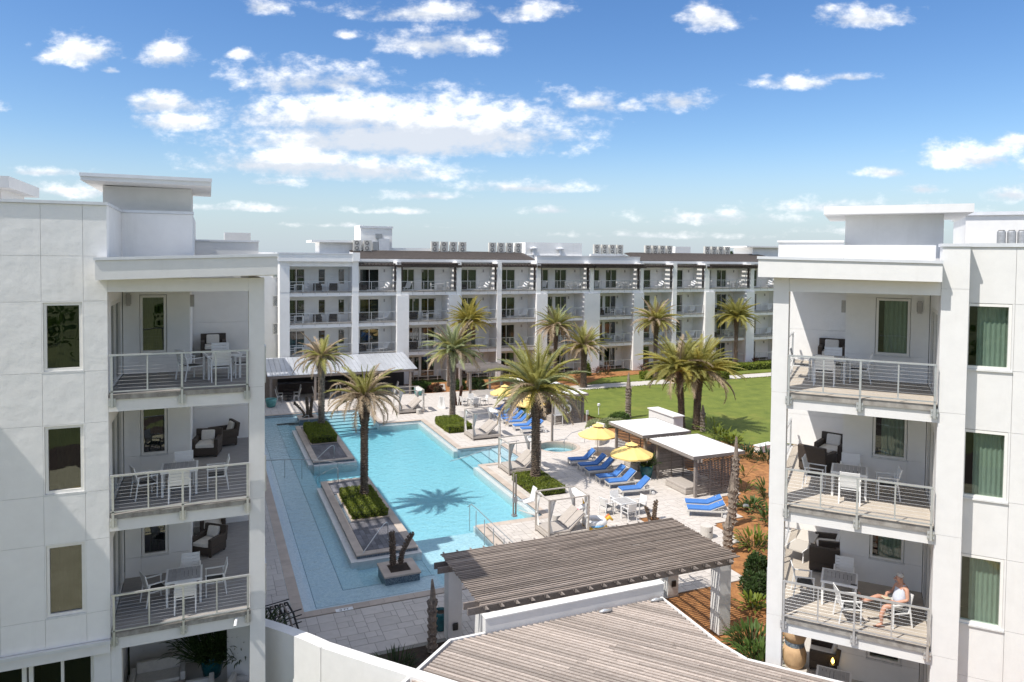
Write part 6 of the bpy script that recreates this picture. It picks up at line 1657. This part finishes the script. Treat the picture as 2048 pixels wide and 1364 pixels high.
def pot(label, x, y, m, r=.36, h=.66, plant=None, seed=1, z=0):
    t = thing('planter_pot', label, 'pot', (x, y, z))
    MB().lathe([(r*.55, 0), (r*.72, .05), (r*.95, h*.6), (r, h*.85), (r*.98, h), (r*.86, h), (r*.82, h*.85)], 24, cap=False).obj('glazed_pot', m, t, True)
    MB().lathe([(r*.84, h*.86), (.005, h*.88)], 20, cap=False).obj('soil', 'soil', t)
    if plant:
        p = leafy(label.replace('pot', 'plant in the pot'), x, y, plant[0], plant[1], plant[2], seed, plant[3], plant[4], z=z+h*.85, sp=plant[5])
        p['label'] = plant[6]
pot('dark teal glazed pot next to the near end of the lounger row', 25.0, 37.5, 'teal', .42, .8, (.7, 80, 'leaf', .4, .06, .5, 'bushy green plant growing in the dark teal pot by the cabanas'), 80)
pot('pale aqua pot beside the half-hidden yellow umbrella', 24.6, 55.6, 'aqua', .45, .8, (.7, 70, 'leaf', .45, .06, .5, 'green plant in the pale aqua pot near the hidden umbrella'), 81)
pot('pale aqua pot at the left corner of the bar canopy', 5.1, 67.4, 'aqua', .5, .75); pot('pale aqua pot at the right post of the bar canopy', 18.9, 68.2, 'aqua', .42, .7)
pot('teal pot behind the left column of the pergola', 7.75, 24.75, 'teal', .28, .7); pot('teal pot half hidden behind the right end of the white wall', 16.3, 23.9, 'teal', .28, .8)
pot('ribbed teal pot holding bamboo on the left ground terrace', .05, 24.6, 'teal', .36, .75, (1.5, 420, 'leaf_dark', .35, .022, .8, 'dark bamboo in the left teal pot on the ground terrace'), 82, .05)
pot('teal pot holding bamboo next to the corner column', 1.0, 24.3, 'teal', .34, .7, (1.6, 420, 'leaf_dark', .35, .022, .8, 'dark bamboo in the pot beside the corner column'), 83, .05)

# ================================================================== SMALL THINGS
def arbour():
    t = thing('arbour', 'small timber arbour over the far path with striped shade on the paving', 'arbour')
    for (x, y) in ((23.3, 65.4), (23.4, 68.5), (26.6, 68.7), (26.6, 65.5)): B(x-.1, x+.1, y-.1, y+.1, 0, 2.4).obj('post', 'wood_cab', t)
    for y in (65.3, 68.6): B(22.8, 27.4, y-.05, y+.05, 2.403, 2.6).obj('beam', 'wood_cab', t)
    y = 64.6
    while y < 69.6: B(22.7, 27.5, y, y+.10, 2.603, 2.72).obj('slat', 'wood_cab', t); y += .3
arbour()
t = thing('life_ring', 'white life ring hanging on the slat wall of the rear cabana', 'life ring', (27.0, 52.09, 1.25))
MB().tube([(.30*math.cos(2*PI*k/24), 0, .30*math.sin(2*PI*k/24)) for k in range(25)], .085, 8, False).obj('ring', 'white', t, True)
for k in range(4): a = PI/4+k*PI/2; MB().tube([(.30*math.cos(a-.12), 0, .30*math.sin(a-.12)), (.30*math.cos(a+.12), 0, .30*math.sin(a+.12))], .092, 8).obj('strap', 'lframe', t)
MB().tube([(-.2, .02, .3), (0, .02, .62), (.2, .02, .3)], .01, 4).obj('hanging_rope', 'white', t)
t = thing('rules_board', 'white notice board on two legs beside the life ring', 'sign', (26.05, 51.75, 0)); B(-.32, .32, -.02, .02, .85, 1.75).obj('panel', 'white', t)
for s in (-1, 1): B(s*.34-.025, s*.34+.025, -.025, .025, 0, 1.8).obj('leg', 'lframe', t)
for k in range(7): B(-.25, .25-.06*(k % 3), -.023, -.0205, 1.62-k*.1, 1.645-k*.1).obj('text_line', 'galv', t)
t = thing('wall_clock', 'round white clock on the slat wall above the life ring', 'clock', (27.0, 52.12, 2.02)); MB().lathe([(.16, -.02), (.17, .0), (.16, .02)], 20).xf(Matrix.Rotation(PI/2, 4, 'X')).obj('dial', 'coping', t)
t = thing('gas_post', 'short white service post at the right corner of the rear cabana', 'post', (28.65, 51.8, 0)); B(-.05, .05, -.05, .05, 0, .95).obj('pole', 'dframe', t); B(-.1, .1, -.12, -.052, .75, .95).obj('meter_box', 'white', t); B(-.1, .1, -.12, -.052, 1.1-.13, 1.1).obj('valve_box', 'white', t)
t = thing('outdoor_shower', 'slim timber shower post standing at the edge of the spa', 'shower', (23.4, 47.55, 0)); B(-.07, .07, -.07, .07, 0, 2.1).obj('post', 'wood_post', t); MB().tube([(0, -.07, 2.0), (0, -.3, 2.05), (0, -.35, 1.95)], .02, 6).obj('shower_pipe', 'steel', t); MB().tube([(.05, -.1, .9), (.6, -.1, .85)], .015, 6).obj('tap_pipe', 'steel', t)
t = thing('pool_lift', 'white pool lift chair on a swinging arm at the pool corner', 'pool lift', (14.75, 34.35, 0))
B(-.12, .12, -.12, .12, .0, .1).obj('base_plate', 'galv', t); B(-.09, -.03, -.04, .04, .1, 2.3).obj('mast', 'wood_post', t); B(.05, .11, -.04, .04, .1, 2.2).obj('mast', 'wood_post', t); B(-.1, .14, -.07, .07, .75, 1.0).obj('drive_box', 'galv', t)
MB().tube([(.0, 0, .9), (.4, -.1, .75), (.7, -.1, .72)], .03, 6).obj('arm', 'steel', t)
MB().hexa([(.45, -.35, .70), (1.0, -.35, .78), (1.0, .2, .78), (.45, .2, .70), (.45, -.35, .76), (1.0, -.35, .84), (1.0, .2, .84), (.45, .2, .76)]).obj('seat', 'white', t, bevel=.02)
MB().hexa([(.95, -.35, .80), (1.01, -.35, .80), (1.01, .2, .80), (.95, .2, .80), (1.13, -.32, 1.45), (1.18, -.32, 1.45), (1.18, .17, 1.45), (1.13, .17, 1.45)]).obj('backrest', 'white', t, bevel=.02)
MB().bar((.2, -.1, .35), (1.0, -.55, .1), .06, .04).obj('footrest', 'lframe', t)
t = thing('easel_sign', 'small white A-frame sign on the far terrace by the pool corner', 'sign', (19.2, 61.5, 0), .5)
for s in (-1, 1): MB().bar((0, s*.28, 0), (0, 0, 1.05), .5, .03, (1, 0, 0)).obj('board', 'white', t)
t = thing('garden_spotlight', 'dark garden spotlight on a stake in the mulch', 'spotlight', (26.6, 30.35, 0)); MB().tube([(0, 0, 0), (0, 0, .3)], .025, 6).obj('stake', 'dark', t); MB().tube([(-.12, 0, .38), (.12, 0, .32)], .1, 10).obj('head', 'galv', t)
t = thing('path_light', 'small white path light on the lawn edge behind the rosemary', 'light', (31.2, 54.3, 0)); MB().tube([(0, 0, 0), (0, 0, .75)], .04, 8).obj('stem', 'white', t); MB().lathe([(.08, .751), (.13, .78), (.13, .95), (.06, 1.0)], 12).obj('head', 'white', t)
t = thing('utility_box', 'low white utility box at the far corner of the mulch', 'box', (36.4, 39.8, 0), .2); B(-.8, .8, -.25, .25, 0, .42).obj('body', 'stucco_smooth_dim', t); B(-.85, .85, -.3, .3, .422, .48).obj('lid', 'stucco_smooth_dim', t)
t = thing('low_wall', 'curved low grey seat wall half under the spa umbrella', 'wall')
for k in range(9):
    a0, a1 = R(-70 + k*12), R(-70 + (k+1)*12); cx, cy, r0, r1 = 25.2, 47.4, 2.0, 2.4
    MB().prism([(cx+r*math.cos(a), cy+r*math.sin(a)) for (a, r) in ((a0+.004, r0), (a1-.004, r0), (a1-.004, r1), (a0+.004, r1))], 0, .45).obj('wall_block', 'concrete', t)
t = thing('garden_armchair', 'cushioned white garden armchair behind the spa umbrella', 'armchair', (27.6, 48.2, 0), 1.9); B(-.4, .4, -.4, .4, .1, .36).obj('base', 'lframe', t); B(-.3, .3, -.3, .4, .362, .5).obj('cushion', 'cushion', t, bevel=.03); B(-.4, .4, -.45, -.31, .362, .85).obj('backrest', 'cushion', t, bevel=.03)
for s in (-1, 1): B(*sorted((s*.31, s*.42)), -.3, .4, .362, .6).obj('arm', 'lframe', t)
for i in range(6):
    x, y = 21.9 + .18*i, 70.0 + .62*i; o = B(x-.35, x+.35, y-.2, y+.2, -.03, .03).obj('stepping_stone', 'concrete'); tag(o, '%s pale stepping stone from the front, right of the bar canopy' % ['first','second','third','fourth','fifth','sixth'][i], 'stepping stone', 'stepping stones by the bar')
# rack of black iron hoops
t = thing('bicycle_rack', 'black iron rack with curved hoops behind the left end of the garden wall', 'rack', (2.25, 26.0, 0), .25)
for k in range(2): MB().bar((-.55, -.5+k*1.1, 0), (-.55, -.5+k*1.1, 1.25), .06).obj('post', 'dark', t)
for z in (.35, .7, .95, 1.15): MB().bar((-.75, -.45, z), (.65, -.45+.1, z), .03).obj('cross_bar', 'dark', t); MB().bar((-.55, .6, z), (.55, .62, z), .03).obj('cross_bar', 'dark', t)
for k in range(6):
    x = -.4+k*.17; MB().tube([(x, -.55, 0), (x+.02, -.5, .55), (x-.04, -.2, 1.0), (x-.08, .3, 1.2), (x-.05, .65, 1.05), (x, .8, 0)], .035, 6).obj('hoop', 'dark' if k % 2 else 'wood_post', t, True)
# inflatable unicorn ring
def unicorn():
    t = thing('inflatable_float', 'inflatable unicorn swim ring with yellow base and rainbow mane beside the daybed', 'pool float', (17.75, 31.15, .02), -.2)
    def ring(z, r, R_, m, name):
        s = MB(); n, k = 28, 10
        for i in range(n):
            a = 2*PI*i/n
            for j in range(k):
                b = 2*PI*j/k; rr_ = R_ + r*math.cos(b); s.v.append((rr_*math.cos(a), rr_*math.sin(a)*.85, z + r*math.sin(b)))
        for i in range(n):
            for j in range(k): s.f.append((i*k+j, ((i+1) % n)*k+j, ((i+1) % n)*k+(j+1) % k, i*k+(j+1) % k))
        s.obj(name, m, t, True)
    ring(.16, .16, .50, 'float_y', 'lower_ring'); ring(.40, .17, .48, 'white', 'upper_ring')
    MB().tube([(-.45, 0, .4), (-.52, 0, .75), (-.48, 0, 1.05), (-.50, 0, 1.22)], [.17, .13, .12, .10], 10).obj('neck', 'white', t, True)
    h = MB().tube([(-.40, 0, 1.22), (-.55, 0, 1.24), (-.72, 0, 1.14), (-.84, 0, 1.08)], [.11, .14, .11, .07], 10).obj('head', 'white', t, True)
    MB().tube([(-.76, 0, 1.11), (-.88, 0, 1.05)], [.09, .07], 8).obj('muzzle', 'float_p', h, True); MB().tube([(-.58, 0, 1.36), (-.64, 0, 1.62)], [.05, .008], 8).obj('horn', 'float_y', h)
    for s in (-1, 1): MB().tube([(-.48, s*.08, 1.33), (-.46, s*.12, 1.46)], [.045, .01], 6).obj('ear', 'float_o', h); MB().lathe([(.003, -.02), (.022, 0), (.003, .02)], 8, (-.66, s*.115, 1.23)).obj('eye', 'dark', h)
    for i, m in enumerate(('float_o', 'white_red', 'float_p', 'float_b')): MB().tube([(-.40+.015*i, -.05+.03*i, 1.32-.18*i), (-.32, -.05+.03*i, 1.16-.2*i), (-.36, -.03+.03*i, .98-.18*i)], [.06, .07, .03], 7).obj('mane_lock', m, t, True)
    for i, m in enumerate(('float_y', 'white_red', 'float_o')): MB().tube([(.55, -.05+.05*i, .45), (.75, -.08+.08*i, .62), (.92, -.10+.10*i, .45)], [.08, .11, .05], 8).obj('tail_lock', m, t, True)
    MB().tube([(-.3, -.44, .33), (0, -.56, .33), (.3, -.46, .33)], .06, 8).obj('wing_stripe', 'float_b', t, True)
unicorn()

# ================================================================== THE MAN on the balcony
def person():
    th = 2.15                                   # faces along local +y before turning
    t = thing('person', 'grey haired man in a pale tank top reading in a chair with one foot up', 'person', RW(.92, 1.0, DECK[2]), RZ_R + th); t.scale = (1.07, 1.07, 1.04)
    def skin(name, verts, edges, rads, m, lvl=2, root=0):
        me = bpy.data.meshes.new(name); me.from_pydata(verts, edges, []); o = bpy.data.objects.new(name, me); col.objects.link(o)
        sm = o.modifiers.new('skin', 'SKIN'); sm.use_smooth_shade = True
        for i, r in enumerate(rads): me.skin_vertices[0].data[i].radius = (r, r) if not isinstance(r, tuple) else r
        for i in range(len(verts)): me.skin_vertices[0].data[i].use_root = (i == root)
        ss = o.modifiers.new('sub', 'SUBSURF'); ss.levels = lvl; ss.render_levels = lvl
        dg = bpy.context.evaluated_depsgraph_get(); nm = bpy.data.meshes.new_from_object(o.evaluated_get(dg)); bpy.data.objects.remove(o)
        nm.materials.clear(); nm.materials.append(M[m])
        for p in nm.polygons: p.use_smooth = True
        return inst(name, nm, t)
    # local: x right of the man, y forward, z up; seat at .43
    V = [(0, -.06, .52), (0, -.10, .70), (0, -.15, .90), (0, -.15, 1.02), (0, -.12, 1.10), (0, -.08, 1.20), (0, -.05, 1.29),
         (.10, -.03, .52), (.14, .42, .56), (.12, .50, .30), (.10, .46, .07), (.10, .62, .035),
         (-.10, -.03, .52), (-.16, .38, .70), (-.13, .80, .60), (-.12, .86, .62), (-.12, .92, .74),
         (.19, -.15, 1.0), (.27, -.12, .76), (.20, .13, .68), (.12, .24, .70),
         (-.19, -.15, 1.0), (-.26, -.08, .78), (-.14, .18, .78), (-.04, .26, .76)]
    V = [(-a, b, c) for a, b, c in V]
    Eg = [(0, 1), (1, 2), (2, 3), (3, 4), (4, 5), (5, 6), (0, 7), (7, 8), (8, 9), (9, 10), (10, 11), (0, 12), (12, 13), (13, 14), (14, 15), (15, 16), (3, 17), (17, 18), (18, 19), (19, 20), (3, 21), (21, 22), (22, 23), (23, 24)]
    Rd = [(.18, .15), (.185, .16), (.18, .14), (.14, .09), .058, .085, .07, (.10, .09), .066, .055, .036, .034, (.10, .09), .066, .055, .036, .034, .06, .046, .038, .026, .06, .046, .038, .026]
    body = skin('body', V, Eg, Rd, 'skin')
    # tank top and shorts over the body
    skin('tank_top', [(0, -.06, .54), (0, -.10, .72), (0, -.15, .90), (0, -.155, 1.03), (.12, -.15, 1.03), (-.12, -.15, 1.03)], [(0, 1), (1, 2), (2, 3), (3, 4), (3, 5)], [(.20, .17), (.205, .178), (.195, .155), (.12, .10), .066, .066], 'tank')
    skin('shorts', [(0, -.06, .53), (-.10, -.02, .52), (-.135, .28, .55), (.10, -.02, .52), (.145, .26, .64)], [(0, 1), (1, 2), (0, 3), (3, 4)], [(.18, .14), (.115, .105), (.095, .09), (.115, .105), (.095, .09)], 'shorts')
    # head details, hair, hands, sandals
    hd = skin('head', [(0, -.08, 1.15), (0, -.055, 1.235), (0, -.045, 1.31)], [(0, 1), (1, 2)], [.062, (.088, .10), (.08, .092)], 'skin')
    MB().lathe([(.08, .0), (.088, .04), (.076, .085), (.04, .112), (.004, .12)], 14).xf(Matrix.Translation((0, -.085, 1.275)) @ Matrix.Rotation(.25, 4, 'X')).obj('hair', 'hair', t, True)
    MB().tube([(0, .045, 1.265), (0, .078, 1.225), (0, .055, 1.215)], [.012, .018, .012], 6).obj('nose', 'skin', hd, True)
    for s in (-1, 1):
        MB().tube([(s*.092, -.06, 1.275), (s*.105, -.07, 1.25), (s*.094, -.062, 1.22)], [.012, .02, .012], 6).obj('ear', 'skin', hd, True); B(s*.034-.013, s*.034+.013, .040, .052, 1.258, 1.268).obj('eye', 'dark', hd)
    B(-.022, .022, .040, .050, 1.178, 1.184).obj('mouth', 'white_red', hd)
    for (w, d0) in (((-.12, .24, .70), (.35, .8, -.1)), ((.04, .26, .76), (-.35, .8, -.2))):
        w = Vector(w); d0 = Vector(d0).normalized(); sd = d0.cross(Vector((0, 0, 1))).normalized()
        pm = MB().bar(w - d0*.02, w + d0*.085, .078, .03)
        for k in range(4):
            b = w + d0*.08 + sd*(-.03+.02*k); l = (.062, .072, .068, .052)[k]; pm.tube([b, b + d0*l*.5 + Vector((0, 0, -.012)), b + d0*l*.85 + Vector((0, 0, -.04))], [.0095, .009, .007], 5)
        pm.tube([w + d0*.02 - sd*.035, w + d0*.05 - sd*.058, w + d0*.085 - sd*.05], [.011, .0105, .008], 5)
        pm.obj('hand', 'skin', body, True)
    B(-.13, .07, .24, .40, .745, .757).obj('magazine', 'paper', t)
    for (h, a, tw) in (((-.10, .40, .012), (-.10, .68, .012), 0), ((.12, .90, .58), (.12, .96, .84), 1)):
        MB().bar(h, a, .10, .025, (0, 0, 1) if not tw else (0, 1, 0)).obj('sandal', 'sandal', t, bevel=.008)
person()

# ================================================================== FAR TREES on the skyline
rr = random.Random(77)
fw = MB()
for i in range(120):
    a = R(rr.uniform(-28, 62)); dd = rr.uniform(330, 520); x, y = dd*math.sin(a), dd*math.cos(a); h = rr.uniform(9, 13) + (5 if R(36) < a < R(46) else 0); w = rr.uniform(7, 13)
    for k in range(60):
        v = rv(rr); p = Vector((x + v.x*w, y + v.y*w*.6, h*.55 + v.z*h*.45)); q = rv(rr)*2.2; r_ = rv(rr)*2.2
        fw.quad(p-q, p-r_, p+q, p+r_)
o = fw.obj('far_woods', 'leaf_dark'); o['kind'] = 'stuff'

# trees that the near windows mirror, beyond the drive behind the viewpoint
bw = MB()
for i in range(46):
    x, y = rr.uniform(-70, 70), rr.uniform(-120, -45); h = rr.uniform(3, 8); w = rr.uniform(1.5, 4)
    for k in range(50):
        v = rv(rr); p = Vector((x + v.x*w, y + v.y*w, h*.55 + v.z*h*.45)); q = rv(rr)*.7; r_ = rv(rr)*.7
        bw.quad(p-q, p-r_, p+q, p+r_)
o = bw.obj('roadside_trees', 'leaf'); o['kind'] = 'stuff'
# ragged grass along the lawn borders
gt = MB()
for (x0, y0), (x1, y1) in (((31.5, 51.5), (33.6, 46.5)), ((33.6, 46.5), (36.0, 42.2)), ((36, 42.2), (37.6, 40.6)), ((37.6, 40.6), (48, 40.5)), ((31.5, 51.5), (30.3, 53.5)), ((30.3, 53.5), (29.8, 58)), ((29.8, 58), (29.5, 65.2)), ((30, 65.28), (75, 65.28)), ((37, 67.82), (75, 67.82)), ((41, 71), (50, 72.2)), ((50, 72.2), (75, 72.2))):
    L_ = math.hypot(x1-x0, y1-y0)
    for i in range(int(L_*34)):
        t = rr.random(); s_ = mnoise.noise(Vector((x0+t*(x1-x0), y0+t*(y1-y0), 0))*1.3)*.22; nx_, ny_ = -(y1-y0)/L_, (x1-x0)/L_
        p = Vector((x0+t*(x1-x0)+nx_*(s_+rr.uniform(-.16, .16)), y0+t*(y1-y0)+ny_*(s_+rr.uniform(-.16, .16)), -.034)); a = rr.uniform(0, 2*PI); d = Vector((math.cos(a)*.05, math.sin(a)*.05, 0))
        gt.v += [tuple(p-d), tuple(p+d), tuple(p+Vector((rr.uniform(-.05, .05), rr.uniform(-.05, .05), rr.uniform(.05, .12))))]; k = len(gt.v)-3; gt.f.append((k, k+1, k+2))
o = gt.obj('grass_tufts', 'grass'); o['kind'] = 'stuff'
